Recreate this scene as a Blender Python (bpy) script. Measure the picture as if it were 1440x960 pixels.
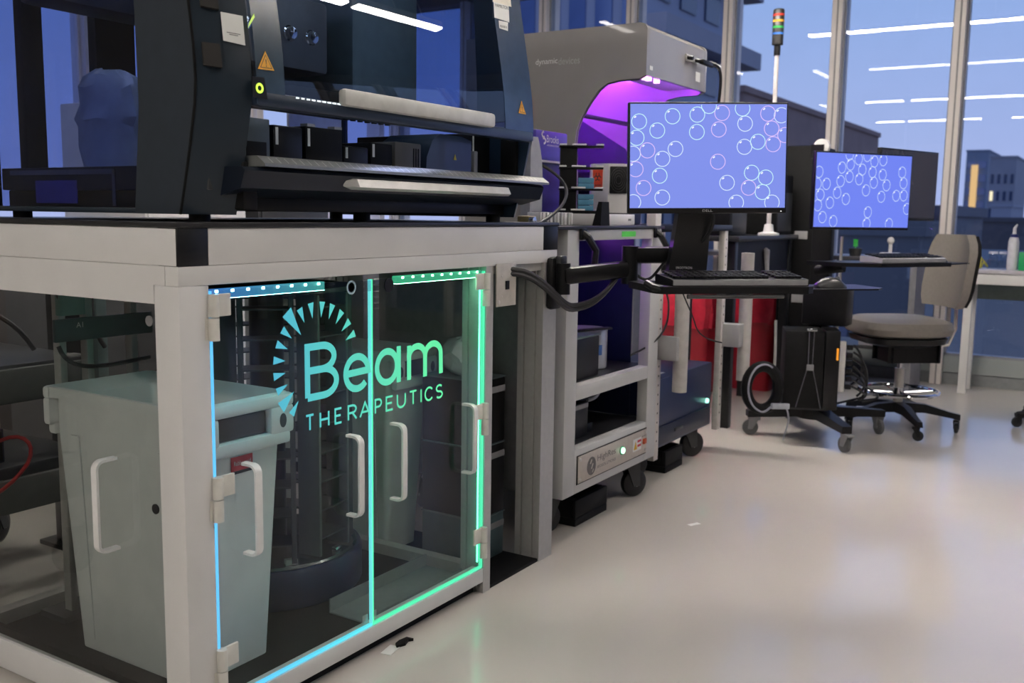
import bpy, bmesh, math, random
from mathutils import Vector, Matrix
random.seed(7)
PI = math.pi
for o in list(bpy.data.objects): bpy.data.objects.remove(o)
scene = bpy.context.scene
COL = scene.collection

# ------------------------------------------------------------------ camera
F_PX, YAW, PITCH, ROLL = 1373.42, 0.561193, 0.129699, 0.0144946
EYE = Vector((0, 0, 1.15))
_cy, _sy, _cp, _sp = math.cos(YAW), math.sin(YAW), math.cos(PITCH), math.sin(PITCH)
FW = Vector((_cy*_cp, _sy*_cp, -_sp)); _rt = Vector((_sy, -_cy, 0)); _up = _rt.cross(FW)
RT = _rt*math.cos(ROLL) + _up*math.sin(ROLL); UP = -_rt*math.sin(ROLL) + _up*math.cos(ROLL)
cam_d = bpy.data.cameras.new('camera'); cam = bpy.data.objects.new('camera', cam_d); COL.objects.link(cam)
cam.matrix_world = Matrix(((RT.x, UP.x, -FW.x, EYE.x), (RT.y, UP.y, -FW.y, EYE.y), (RT.z, UP.z, -FW.z, EYE.z), (0, 0, 0, 1)))
cam_d.sensor_fit = 'HORIZONTAL'; cam_d.sensor_width = 36; cam_d.lens = F_PX/1440*36
cam_d.clip_start = 0.05; cam_d.clip_end = 2000
cam_d.dof.use_dof = True; cam_d.dof.focus_distance = 2.5; cam_d.dof.aperture_fstop = 5.0
scene.camera = cam

# ------------------------------------------------------------------ dusk sky and exposure
w = bpy.data.worlds.new('dusk_sky'); scene.world = w; w.use_nodes = True
nt = w.node_tree; nt.nodes.clear()
wo = nt.nodes.new('ShaderNodeOutputWorld'); bg = nt.nodes.new('ShaderNodeBackground')
tc = nt.nodes.new('ShaderNodeTexCoord'); sx = nt.nodes.new('ShaderNodeSeparateXYZ'); cr = nt.nodes.new('ShaderNodeValToRGB')
nt.links.new(tc.outputs['Generated'], sx.inputs[0]); nt.links.new(sx.outputs['Z'], cr.inputs[0])
cr.color_ramp.elements[0].position = 0.0; cr.color_ramp.elements[0].color = (0.37, 0.42, 0.68, 1)
cr.color_ramp.elements[1].position = 0.6; cr.color_ramp.elements[1].color = (0.13, 0.21, 0.48, 1)
e = cr.color_ramp.elements.new(0.2); e.color = (0.26, 0.37, 0.66, 1)
nt.links.new(cr.outputs[0], bg.inputs[0]); bg.inputs[1].default_value = 1.35
nt.links.new(bg.outputs[0], wo.inputs[0])
vs = scene.view_settings
vs.view_transform = 'Standard'; vs.look = 'None'; vs.exposure = 0.0; vs.gamma = 1.0; vs.use_curve_mapping = False
LAMP = 60.0          # radiance of the linear ceiling lamps
LAMP_COL = (1.0, 0.93, 0.86)

# ------------------------------------------------------------------ pixel -> place helpers (1440 x 960 frame)
def ray(x, y): return FW + RT*((x-720)/F_PX) - UP*((y-480)/F_PX)
def onz(x, y, z=0.0):
    d = ray(x, y); return EYE + d*((z-EYE.z)/d.z)
def ony(x, y, Y):
    d = ray(x, y); return EYE + d*(Y/d.y)
def onx(x, y, X):
    d = ray(x, y); return EYE + d*(X/d.x)
def atd(x, y, dep): return EYE + ray(x, y)*dep

# ------------------------------------------------------------------ materials
MATS = {}
def M(name, col, rough=0.5, metal=0.0, var=0.08, scale=30.0, bump=0.0, emit=None, estr=0.0, coat=0.0, spec=0.5):
    if name in MATS: return MATS[name]
    m = bpy.data.materials.new(name); m.use_nodes = True; nt = m.node_tree; b = nt.nodes['Principled BSDF']
    b.inputs['Roughness'].default_value = rough; b.inputs['Metallic'].default_value = metal
    b.inputs['Coat Weight'].default_value = coat; b.inputs['Specular IOR Level'].default_value = spec
    tc = nt.nodes.new('ShaderNodeTexCoord'); nz = nt.nodes.new('ShaderNodeTexNoise'); nz.inputs['Scale'].default_value = scale
    nz.inputs['Detail'].default_value = 4; nt.links.new(tc.outputs['Object'], nz.inputs['Vector'])
    rp = nt.nodes.new('ShaderNodeValToRGB')
    lo = [max(0, c*(1-var)) for c in col]; hi = [min(1, c*(1+var)) for c in col]
    rp.color_ramp.elements[0].position = .3; rp.color_ramp.elements[0].color = (*lo, 1)
    rp.color_ramp.elements[1].position = .7; rp.color_ramp.elements[1].color = (*hi, 1)
    nt.links.new(nz.outputs['Fac'], rp.inputs[0]); nt.links.new(rp.outputs[0], b.inputs['Base Color'])
    if bump:
        bp = nt.nodes.new('ShaderNodeBump'); bp.inputs['Strength'].default_value = bump; bp.inputs['Distance'].default_value = .002
        nt.links.new(nz.outputs['Fac'], bp.inputs['Height']); nt.links.new(bp.outputs[0], b.inputs['Normal'])
    if emit:
        b.inputs['Emission Color'].default_value = (*emit, 1); b.inputs['Emission Strength'].default_value = estr
    MATS[name] = m; return m
def GLASS(name, tint, refl=1.0, rough=0.0, ior=1.5):
    # thin clear sheet: tinted transmission plus Fresnel reflection
    if name in MATS: return MATS[name]
    m = bpy.data.materials.new(name); m.use_nodes = True; nt = m.node_tree; nt.nodes.clear()
    out = nt.nodes.new('ShaderNodeOutputMaterial'); mix = nt.nodes.new('ShaderNodeMixShader')
    tr = nt.nodes.new('ShaderNodeBsdfTransparent'); gl = nt.nodes.new('ShaderNodeBsdfGlossy'); fr = nt.nodes.new('ShaderNodeFresnel')
    fr.inputs['IOR'].default_value = ior
    tc = nt.nodes.new('ShaderNodeTexCoord'); nz = nt.nodes.new('ShaderNodeTexNoise'); nz.inputs['Scale'].default_value = 3
    nt.links.new(tc.outputs['Object'], nz.inputs['Vector'])
    rp = nt.nodes.new('ShaderNodeValToRGB'); rp.color_ramp.elements[0].color = (*[c*.97 for c in tint], 1); rp.color_ramp.elements[1].color = (*tint, 1)
    nt.links.new(nz.outputs['Fac'], rp.inputs[0]); nt.links.new(rp.outputs[0], tr.inputs[0])
    gl.inputs['Roughness'].default_value = rough; gl.inputs['Color'].default_value = (refl, refl, refl, 1)
    ge = nt.nodes.new('ShaderNodeNewGeometry'); inv = nt.nodes.new('ShaderNodeMath'); inv.operation = 'SUBTRACT'; inv.inputs[0].default_value = 1
    mu = nt.nodes.new('ShaderNodeMath'); mu.operation = 'MULTIPLY'      # reflect at the outer surface only: the sheet is thin
    nt.links.new(ge.outputs['Backfacing'], inv.inputs[1]); nt.links.new(fr.outputs[0], mu.inputs[0]); nt.links.new(inv.outputs[0], mu.inputs[1])
    nt.links.new(mu.outputs[0], mix.inputs[0]); nt.links.new(tr.outputs[0], mix.inputs[1]); nt.links.new(gl.outputs[0], mix.inputs[2])
    nt.links.new(mix.outputs[0], out.inputs[0]); MATS[name] = m; return m
def EMIT(name, col, s):
    return M(name, tuple(min(.9, c*.06+.01) for c in col), .4, 0, .02, emit=col, estr=s)
def EGRAD(name, x0, x1, c0, c1, s):
    # light given off by edge-lit engraving, hue running along world X
    if name in MATS: return MATS[name]
    m = bpy.data.materials.new(name); m.use_nodes = True; nt = m.node_tree; b = nt.nodes['Principled BSDF']
    ge = nt.nodes.new('ShaderNodeNewGeometry'); sp = nt.nodes.new('ShaderNodeSeparateXYZ'); mr = nt.nodes.new('ShaderNodeMapRange'); rp = nt.nodes.new('ShaderNodeValToRGB')
    nt.links.new(ge.outputs['Position'], sp.inputs[0]); nt.links.new(sp.outputs['X'], mr.inputs[0])
    mr.inputs[1].default_value = x0; mr.inputs[2].default_value = x1
    nt.links.new(mr.outputs[0], rp.inputs[0]); rp.color_ramp.elements[0].color = (*c0, 1); rp.color_ramp.elements[1].color = (*c1, 1)
    nt.links.new(rp.outputs[0], b.inputs['Emission Color']); b.inputs['Emission Strength'].default_value = s
    b.inputs['Base Color'].default_value = (.02, .03, .03, 1); MATS[name] = m; return m

white = M('white_powder_coat', (.71, .70, .685), .38, 0, .03, 8)
white2 = M('white_plastic', (.78, .76, .75), .35, 0, .03, 12)
alu = M('anodised_aluminium', (.50, .49, .47), .38, .35, .04, 60)
steel = M('brushed_steel', (.62, .59, .55), .32, .7, .06, 90)
chrome = M('chrome', (.8, .8, .82), .08, 1, .02)
black = M('black_plastic', (.008, .008, .009), .36, 0, .2, 40, spec=.3)
blackm = M('black_matt', (.006, .006, .0065), .6, 0, .2, 40, spec=.2)
rubber = M('black_rubber', (.010, .010, .011), .6, 0, .2, 60)
dgrey = M('dark_grey_plastic', (.035, .036, .039), .45, 0, .1, 40)
mgrey = M('mid_grey_plastic', (.22, .22, .23), .45, 0, .06, 40)
lgrey = M('light_grey_plastic', (.42, .42, .42), .4, 0, .05, 30)
navy = M('navy_panel', (.012, .02, .065), .35, 0, .08, 20)
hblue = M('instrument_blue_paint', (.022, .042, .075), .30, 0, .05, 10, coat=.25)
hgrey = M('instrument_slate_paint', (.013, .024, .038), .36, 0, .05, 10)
bingrey = M('bin_grey_plastic', (.70, .72, .72), .5, 0, .05, 15, bump=.1)
redm = M('red_plastic', (.42, .015, .03), .4, 0, .08, 10)
redbag = M('red_bag_film', (.60, .03, .06), .22, 0, .15, 18, bump=.6)
lynxm = M('grey_gloss_enamel', (.30, .285, .28), .28, 0, .03, 10, coat=.5)
paper = M('label_paper', (.78, .79, .77), .6, 0, .02)
ink = M('label_ink', (.04, .04, .045), .6, 0, .05)
yellow = M('warning_yellow', (.85, .42, .04), .5, 0, .04)
orange = M('biohazard_orange', (.85, .09, .03), .5, 0, .04, emit=(.85, .09, .03), estr=0.0)
chairg = M('taupe_vinyl', (.215, .195, .175), .5, 0, .05, 60, bump=.15)
cable = M('cable_sheath', (.016, .016, .018), .5, 0, .1)
greycab = M('grey_cable', (.35, .36, .42), .5, 0, .1)
win_glass = GLASS('window_glass', (.93, .95, .97))
acrylic = GLASS('clear_acrylic', (.93, .945, .945), 1.0)
hoodglass = GLASS('smoked_blue_glass', (.70, .77, .86), 1.0, ior=1.6)
sideglass = GLASS('side_blue_glass', (.48, .54, .74), 1.0, ior=1.55)
clearpl = GLASS('clear_plastic', (.80, .84, .88), 1.0)

# ------------------------------------------------------------------ mesh builder
class MB:
    def __init__(s): s.bm = bmesh.new()
    def box(s, x0, x1, y0, y1, z0, z1, bev=0.0, seg=2, mat=None):
        r = bmesh.ops.create_cube(s.bm, size=1.0); vv = r['verts']
        for v in vv:
            v.co = Vector((x0+(v.co.x+.5)*(x1-x0), y0+(v.co.y+.5)*(y1-y0), z0+(v.co.z+.5)*(z1-z0)))
            if mat is not None: v.co = mat @ v.co
        if bev > 0:
            es = list({e for v in vv for e in v.link_edges})
            bmesh.ops.bevel(s.bm, geom=es, offset=bev, segments=seg, affect='EDGES', profile=.5, clamp_overlap=True)
        return s
    def obox(s, c, ax, ay, az, sx, sy, sz, bev=0.0):
        ax, ay, az = Vector(ax).normalized(), Vector(ay).normalized(), Vector(az).normalized()
        m = Matrix(((ax.x, ay.x, az.x, c[0]), (ax.y, ay.y, az.y, c[1]), (ax.z, ay.z, az.z, c[2]), (0, 0, 0, 1)))
        return s.box(-sx/2, sx/2, -sy/2, sy/2, -sz/2, sz/2, bev, 2, m)
    def rings(s, rings, closed=True, cap=True):
        vs = [[s.bm.verts.new(p) for p in r] for r in rings]
        for a, b in zip(vs, vs[1:]):
            n = len(a)
            for i in range(n if closed else n-1):
                j = (i+1) % n
                try: s.bm.faces.new((a[i], a[j], b[j], b[i]))
                except ValueError: pass
        if cap and closed:
            for r in (vs[0][::-1], vs[-1]):
                try: s.bm.faces.new(r)
                except ValueError: pass
        return s
    def tube(s, pts, r, n=10, closed=False):
        pts = [Vector(p) for p in pts]; rings = []; N = len(pts); up = None
        for i, p in enumerate(pts):
            if closed: t = pts[(i+1) % N]-pts[i-1]
            else: t = pts[min(i+1, N-1)]-pts[max(i-1, 0)]
            t.normalize()
            if up is None:
                up = Vector((0, 0, 1)) if abs(t.z) < .9 else Vector((1, 0, 0))
            a = t.cross(up).normalized(); b = a.cross(t).normalized(); up = b
            rr = r[i] if isinstance(r, (list, tuple)) else r
            rings.append([p+a*rr*math.cos(2*PI*k/n)+b*rr*math.sin(2*PI*k/n) for k in range(n)])
        if closed: rings.append(rings[0]); return s.rings(rings, True, False)
        return s.rings(rings)
    def cyl(s, p0, p1, r, n=20, r1=None): return s.tube([p0, p1], [r, r if r1 is None else r1], n)
    def lathe(s, c, prof, n=28, axis='Z', sx=1, sy=1):
        rings = []
        for r, h in prof:
            ring = []
            for k in range(n):
                a = 2*PI*k/n; u, v = r*math.cos(a)*sx, r*math.sin(a)*sy
                if axis == 'Z': q = (c[0]+u, c[1]+v, c[2]+h)
                elif axis == 'Y': q = (c[0]+u, c[1]+h, c[2]+v)
                else: q = (c[0]+h, c[1]+u, c[2]+v)
                ring.append(Vector(q))
            rings.append(ring)
        return s.rings(rings)
    def prism(s, poly, f0, f1):
        # poly: 2-D points; f0/f1 map (a,b) -> 3-D for the two caps
        return s.rings([[Vector(f0(*p)) for p in poly], [Vector(f1(*p)) for p in poly]])
    def quad(s, a, b, c, d):
        s.bm.faces.new([s.bm.verts.new(p) for p in (a, b, c, d)]); return s
    def poly(s, pts):
        s.bm.faces.new([s.bm.verts.new(p) for p in pts]); return s
    def sphere(s, c, r, sx=1, sy=1, sz=1, n=16):
        m = Matrix.Translation(c) @ Matrix.Diagonal((sx*r, sy*r, sz*r, 1))
        bmesh.ops.create_uvsphere(s.bm, u_segments=n, v_segments=max(6, n//2), radius=1, matrix=m); return s

WM = {}
def wmat(o): return WM.get(o.name, Matrix.Identity(4)) if o else Matrix.Identity(4)
def tag(o, label=None, cat=None, group=None, kind=None):
    if label: o['label'] = label
    if cat: o['category'] = cat
    if group: o['group'] = group
    if kind: o['kind'] = kind
    return o
def thing(name, label, cat, loc=(0, 0, 0), rotz=0, group=None, kind=None):
    o = bpy.data.objects.new(name, None); COL.objects.link(o); o.empty_display_size = .05
    o.location = loc; o.rotation_euler = (0, 0, rotz)
    WM[o.name] = Matrix.Translation(loc) @ Matrix.Rotation(rotz, 4, 'Z')
    return tag(o, label, cat, group, kind)
def obj(name, mb, mat, parent=None, local=False, smooth=True, label=None):
    """link a mesh; its coordinates are world unless local (then in the parent's frame)"""
    me = bpy.data.meshes.new(name); bm = mb.bm
    bmesh.ops.recalc_face_normals(bm, faces=bm.faces)
    if parent and not local: bm.transform(wmat(parent).inverted())
    if not parent:
        xs = [v.co for v in bm.verts]
        c = Vector(((min(v.x for v in xs)+max(v.x for v in xs))/2, (min(v.y for v in xs)+max(v.y for v in xs))/2, min(v.z for v in xs)))
        bm.transform(Matrix.Translation(-c))
    bm.to_mesh(me); bm.free()
    for p in me.polygons: p.use_smooth = smooth
    if smooth: me.set_sharp_from_angle(angle=math.radians(35))
    for m in (mat if isinstance(mat, (list, tuple)) else [mat]): me.materials.append(m)
    o = bpy.data.objects.new(name, me); COL.objects.link(o)
    if parent: o.parent = parent; WM[o.name] = wmat(parent).copy()
    else: o.location = c; WM[o.name] = Matrix.Translation(c)
    if label: o['label'] = label
    return o
def copy_tree(o, parent=None):
    c = o.copy(); COL.objects.link(c); c.parent = parent
    for ch in list(o.children): copy_tree(ch, c)
    return c
def share(o, parent, loc, rotz=0):
    c = o.copy(); COL.objects.link(c); c.parent = parent; c.location = loc; c.rotation_euler = (0, 0, rotz); return c
def B(x0, x1, y0, y1, z0, z1, bev=0.0): return MB().box(x0, x1, y0, y1, z0, z1, bev)
def struct(name, mb, mat, parent=None, smooth=False):
    o = obj(name, mb, mat, parent, smooth=smooth)
    if not parent: o['kind'] = 'structure'
    return o
def text(s, name, mat, parent, o, xd, ud, height=None, width=None, thick=.0006, space=1.0):
    cu = bpy.data.curves.new('t', 'FONT'); cu.body = s; cu.size = 1; cu.space_character = space; cu.resolution_u = 4
    tmp = bpy.data.objects.new('t', cu); me = bpy.data.meshes.new_from_object(tmp)
    bpy.data.objects.remove(tmp); bpy.data.curves.remove(cu)
    bm = bmesh.new(); bm.from_mesh(me); bpy.data.meshes.remove(me)
    xs = [v.co.x for v in bm.verts]; ys = [v.co.y for v in bm.verts]
    x0, x1, y0, y1 = min(xs), max(xs), min(ys), max(ys)
    sx = (width/(x1-x0)) if width else (height/(y1-y0)); sy = (height/(y1-y0)) if height else sx
    xd, ud = Vector(xd).normalized(), Vector(ud).normalized(); nd = xd.cross(ud)
    for v in bm.verts: v.co = Vector(o)+xd*((v.co.x-x0)*sx)+ud*((v.co.y-y0)*sy)+nd*thick
    mb = MB(); mb.bm.free(); mb.bm = bm
    return obj(name, mb, mat, parent, smooth=False)
def ribbon(mb, pts, w, fn, closed=False):
    P = [Vector(p) for p in pts]; N = len(P); L, R = [], []
    for i in range(N):
        a = P[i-1] if (closed or i > 0) else P[i]; b = P[(i+1) % N] if (closed or i < N-1) else P[i]
        t1 = (P[i]-a); t2 = (b-P[i])
        if t1.length < 1e-9: t1 = t2
        if t2.length < 1e-9: t2 = t1
        t1.normalize(); t2.normalize(); t = t1+t2
        if t.length < 1e-6: t = t1
        t.normalize(); n = Vector((-t.y, t.x)); k = 1/max(.45, abs(n.dot(Vector((-t1.y, t1.x)))))
        L.append(P[i]+n*w/2*k); R.append(P[i]-n*w/2*k)
    for i in range(N if closed else N-1):
        j = (i+1) % N; mb.quad(fn(*L[i]), fn(*R[i]), fn(*R[j]), fn(*L[j]))
def arc(cx, cy, rx, ry, a0, a1, n=14):
    return [(cx+rx*math.cos(math.radians(a0+(a1-a0)*k/n)), cy+ry*math.sin(math.radians(a0+(a1-a0)*k/n))) for k in range(n+1)]
def bez(p0, p1, p2, p3, n=16):
    p0, p1, p2, p3 = map(Vector, (p0, p1, p2, p3)); out = []
    for k in range(n+1):
        t = k/n; out.append(p0*(1-t)**3+p1*3*t*(1-t)**2+p2*3*t*t*(1-t)+p3*t**3)
    return out
def plate(o, xd, ud, w, h, t, bev=0.0):
    xd, ud = Vector(xd).normalized(), Vector(ud).normalized(); nd = xd.cross(ud); c = Vector(o)+xd*w/2+ud*h/2+nd*t/2
    return MB().obox(c, xd, ud, nd, w, h, t, bev)
def tri(o, xd, ud, w, h, t=.0008):
    xd, ud = Vector(xd).normalized(), Vector(ud).normalized(); nd = xd.cross(ud); o = Vector(o)
    P = [o, o+xd*w, o+xd*w/2+ud*h]
    return MB().rings([P, [p+nd*t for p in P]])
def caster(parent, x, y, r, ztop, yaw=0, wheel=rubber, fork=dgrey):
    """swivel caster standing on the floor at (x,y): fork and wheel with hub"""
    c, s = math.cos(yaw), math.sin(yaw); ax = Vector((-s, c, 0)); fw = Vector((c, s, 0)); ctr = Vector((x, y, r+.001))
    top = ctr-fw*r*.55; top.z = ztop
    mb = MB()
    for k in (-1, 1):
        o = ax*(r*.42*k)
        a, b = ctr+o, top+o
        P = [a-fw*r*.28-Vector((0, 0, r*.2)), a+fw*r*.28-Vector((0, 0, r*.2)), Vector((b.x, b.y, ztop-.012))+fw*r*.75, Vector((b.x, b.y, ztop-.012))-fw*r*.45]
        mb.rings([[p-ax*.002 for p in P], [p+ax*.002 for p in P]])
    mb.obox((top.x+fw.x*r*.1, top.y+fw.y*r*.1, ztop-.007), fw, ax, (0, 0, 1), r*1.4, r*1.0, .012, .002)
    f = obj('caster_fork', mb, fork, parent)
    w = MB()
    prof = [(r*.3, -.30), (r*.78, -.32), (r*.97, -.2), (r, 0), (r*.97, .2), (r*.78, .32), (r*.3, .30)]
    rings = []
    for rr, h in prof:
        rings.append([ctr+ax*h*r+(fw*math.cos(2*PI*k/24)+Vector((0, 0, 1))*math.sin(2*PI*k/24))*rr for k in range(24)])
    w.rings(rings); wo_ = obj('caster_wheel', w, wheel, parent)
    h = MB().cyl(ctr-ax*r*.45, ctr+ax*r*.45, r*.22, 14); obj('hub', h, alu, wo_)
    return f

# ================================================================== THE ROOM
XW = 7.45; YL, YR, XB = 6.2, -6.0, -9.0; ZC = 3.3
fl = M('epoxy_floor', (.60, .56, .52), .17, 0, .035, 1.3, coat=.35)
ceilm = M('ceiling_paint', (.10, .10, .105), .8, 0, .05, 3)
wallm = M('wall_paint', (.17, .165, .165), .7, 0, .04, 3)
brown = M('brown_wall_panel', (.17, .105, .07), .55, 0, .12, 6)
mull = M('mullion_enamel', (.80, .74, .70), .35, 0, .03, 6)
struct('floor', B(XB, XW+.16, YR, YL, -.1, 0), fl)
struct('ceiling', B(XB, XW+.16, YR, YL, ZC, ZC+.1), ceilm)
struct('wall_rear', B(XB-.1, XB, YR, YL, 0, ZC), wallm)
struct('wall_right', B(XB, XW+.16, YR-.1, YR, 0, ZC), wallm)
# left wall with window openings beyond the machines
wl = struct('wall_left', B(XB, XW+.16, YL, YL+.14, 0, .95), wallm)
struct('header', B(XB, XW+.16, YL, YL+.14, 2.95, ZC), wallm, wl)
struct('pier', B(XB, 2.0, YL, YL+.14, .95, 2.95), wallm, wl)
struct('brown_panel', B(2.05, 3.15, YL-.02, YL-.002, .0, .95), brown, wl)
x = 2.0; wn = 100
for k in range(7):
    x1 = x+.78
    struct('pier', B(x1-.07, x1, YL-.02, YL+.14, .95, 2.95), mull, wl)
    x = x1
for k in range(6):
    a = 2.0+.78*k
    wi = struct('window_%d' % (20+k), MB().box(a, a+.02, YL+.03, YL+.09, .95, 2.95).box(a+.69, a+.71, YL+.03, YL+.09, .95, 2.95).box(a, a+.71, YL+.03, YL+.09, .95, .97), mull)
    struct('pane', B(a+.02, a+.69, YL+.055, YL+.063, .97, 2.95), win_glass, wi)
# window wall at the far end: sill wall, baseboard, header, mullions, panes
sillm = M('sill_panel', (.33, .36, .35), .5, 0, .04, 5)
struct('wall_window_sill', B(XW-.02, XW+.16, YR, YL, .085, .205), sillm)
struct('baseboard_window', B(XW-.012, XW+.16, YR, YL, 0, .08), M('baseboard_grey', (.23, .24, .245), .5), None)
struct('wall_window_header', B(XW-.02, XW+.16, YR, YL, 3.02, ZC), wallm)
MY = [1.095+.82*k for k in range(-8, 7)]
for k, y in enumerate(MY):
    t = struct('trim_%d' % (k+1), MB().box(XW-.075, XW+.16, y-.035, y+.04, 0, 3.02, .004), mull)
    struct('glazing_bead', MB().box(XW-.079, XW-.074, y-.006, y+.004, 0, 3.02), M('bead_grey', (.30, .28, .27), .5), t)
for k in range(len(MY)-1):
    a, b = MY[k]+.04, MY[k+1]-.035
    wi = struct('window_%d' % (k+1), MB().box(XW-.02, XW+.05, a, a+.014, .205, 3.02).box(XW-.02, XW+.05, b-.014, b, .205, 3.02)
                .box(XW-.02, XW+.05, a, b, .205, .222).box(XW-.02, XW+.05, a, b, 3.005, 3.02), M('frame_grey', (.26, .27, .30), .4))
    struct('pane', B(XW, XW+.008, a+.014, b-.014, .222, 3.005), win_glass, wi)

# linear lamps hung below the ceiling (run lengths read from reflections; two frontal cross lamps are added)
lampm = EMIT('lamp_diffuser', LAMP_COL, LAMP); lampm_low = EMIT('lamp_diffuser_low', LAMP_COL, LAMP*.35); lampm_dim = EMIT('lamp_diffuser_dimmed', LAMP_COL, LAMP*.5); lampm_hi = EMIT('lamp_diffuser_full', LAMP_COL, LAMP*1.8); lampm_top = EMIT('lamp_diffuser_bright', LAMP_COL, LAMP*2.4); housing = M('lamp_housing', (.62, .62, .62), .4)
def lamp(name, label, x0, x1, y0, y1, g, dm=None):
    t = thing(name, label, 'lamp', ((x0+x1)/2, (y0+y1)/2, 3.0), 0, g)
    obj('housing', B(x0-.006, x1+.006, y0-.006, y1+.006, 3.012, 3.06), housing, t)
    obj('diffuser', B(x0, x1, y0, y1, 3.0, 3.012), dm or lampm, t)
    along_x = (x1-x0) > (y1-y0); n = 3
    for k in range(n):
        f = (k+.5)/n
        px, py = (x0+(x1-x0)*f, (y0+y1)/2) if along_x else ((x0+x1)/2, y0+(y1-y0)*f)
        obj('suspension_rod', MB().cyl((px, py, 3.06), (px, py, ZC), .004, 6), steel, t)
GL = 'linear lamps below the ceiling'
LLX = 'long white linear lamp below the ceiling, running parallel to the windows'
for (xc, y0, y1, dm) in ((4.52, .9, 2.97, lampm_top), (1.9, -.6, 2.94, lampm_dim), (-1.7, -.9, 3.78, lampm), (-5.15, 2.5, 4.35, lampm), (-5.15, -.6, 2.0, lampm)):
    lamp('linear_lamp', LLX, xc-.045, xc+.045, y0, y1, GL, dm)
LLY = 'short linear lamp below the ceiling, running at right angles to the windows'
for (yc, x0, x1, dm) in ((3.57, 1.0, 2.11, lampm_low), (4.5, 2.2, 3.36, lampm_low), (4.5, -2.9, -1.74, lampm_low), (4.5, 5.0, 6.2, lampm_low), (-.37, 4.36, 5.15, lampm), (-.37, 3.2, 4.27, lampm_hi), (-3.0, .4, 2.2, lampm), (-3.0, 2.8, 4.6, lampm_dim)):  # last two: unseen lamps added to light the front faces
    lamp('linear_lamp', LLY, x0, x1, yc-.03, yc+.03, 'cross lamps below the ceiling', dm)

# ================================================================== CITY OUTSIDE
gnd = M('street_dusk', (.05, .055, .07), .9, 0, .2, .05)
struct('ground', B(9, 900, -500, 900, -30.5, -30), gnd)
def building(name, label, xl, xr, ytop, D, depth, mat, wmat_, rows, cols, zlo, zhi, fr=.6, lit=0.0, litm=None, ztop=None, hfr=.55):
    """box building whose facade stands on X = D between two sight lines; windows are slightly raised panes with reveals"""
    y0 = onx(xr, 250, D).y; y1 = onx(xl, 250, D).y
    zt = ztop if ztop is not None else onx((xl+xr)/2, ytop, D).z
    t = thing(name, label, 'building', (D+depth/2, (y0+y1)/2, -30))
    obj('wall', B(D, D+depth, y0, y1, -30, zt), mat, t, smooth=False)
    obj('roof_parapet', B(D-.2, D+depth+.2, y0-.2, y1+.2, zt, zt+.5), mat, t, smooth=False)
    dy = (y1-y0)/cols; dz = (zhi-zlo)/rows; rnd = random.Random(xl)
    base = None
    for i in range(rows):
        for j in range(cols):
            ww, wh = dy*fr, dz*hfr
            p = (D-.06, y0+dy*(j+.5), zlo+dz*(i+.5))
            isl = rnd.random() < lit
            key = 'l' if isl else 'd'
            if base is None: base = {}
            if key not in base:
                mb = MB().box(-.06, .06, -ww/2, ww/2, -wh/2, wh/2)
                o = obj('window', mb, litm if isl else wmat_, t, local=True, smooth=False); base[key] = o
                o.location = Vector(p)-Vector((D+depth/2, (y0+y1)/2, -30))
            else:
                share(base[key], t, Vector(p)-Vector((D+depth/2, (y0+y1)/2, -30)))
    return t
bbrown = M('brown_brick_dusk', (.30, .20, .17), .8, 0, .1, .4)
bblue = M('pale_facade', (.30, .33, .42), .7, 0, .06, .3)
bdark = M('dark_facade', (.09, .095, .12), .7, 0, .1, .3)
bgrey = M('grey_facade', (.30, .30, .34), .7, 0, .06, .3)
bteal = M('slab_facade', (.22, .26, .34), .7, 0, .06, .3)
wdark = M('dark_window', (.05, .07, .13), .12, 0, .1, .5)
wblue = M('sky_window', (.10, .15, .32), .08, 0, .1, .5, spec=1.0)
wlit = EMIT('lit_window', (1.0, .86, .55), 1.3)
wgold = EMIT('gold_lit_strip', (1.0, .62, .25), .9)
def side_windows(t, D, depth, yside, rows, cols, zlo, zhi, m, lit, litm, rnd):
    """panes on the building's flank that faces the lab"""
    c0 = Vector(t.location); dx = depth/cols; dz = (zhi-zlo)/rows; base = {}
    for i in range(rows):
        for j in range(cols):
            p = Vector((D+dx*(j+.5), yside-.06, zlo+dz*(i+.5)))-c0; k = rnd.random() < lit
            if k not in base:
                o = obj('window', MB().box(-dx*.3, dx*.3, -.06, .06, -dz*.27, dz*.27), litm if k else m, t, local=True, smooth=False); base[k] = o; o.location = p
            else: share(base[k], t, p)
ob = building('office_block', 'pale office block with wide blue windows rising above the grey machine', 690, 900, -300, 42, 13.0, bblue, wblue, 8, 6, -8, 34, .62, ztop=36)
ys = onx(900, 250, 42).y
for k in range(12): obj('floor_slab', B(41.9, 55.2, ys-1.1, ys-.01, -9+3.67*k, -8.1+3.67*k), bgrey, ob, smooth=False)
side_windows(ob, 42, 13, ys, 11, 4, -8, 32.3, wdark, .0, wlit, random.Random(2))
bb = building('brick_block', 'brown flat-roofed building with a long flank of lit windows behind the big screen', 985, 1040, 131, 75, 48, bbrown, wdark, 6, 4, -16, 7.0, .5, .22, wlit)
side_windows(bb, 75, 48, onx(1040, 250, 75).y, 9, 16, -20, 8, wdark, .34, wlit, random.Random(4))
building('brick_block', 'long low dark building spreading below the signal light pole', 1060, 1340, 302, 50, 12, bdark, wdark, 4, 12, -18, -1.5, .5, .15, wlit)
gt = building('glass_tower', 'slim glass tower with a golden lit stripe up its face', 1357, 1388, 213, 330, 30, bteal, wblue, 10, 2, -20, 20, .7)
yy = onx(1370, 250, 330).y; obj('gold_strip', B(329.2, 330, yy-.9, yy+.9, onx(1370, 298, 330).z, onx(1370, 232, 330).z), wgold, gt, smooth=False)
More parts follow.
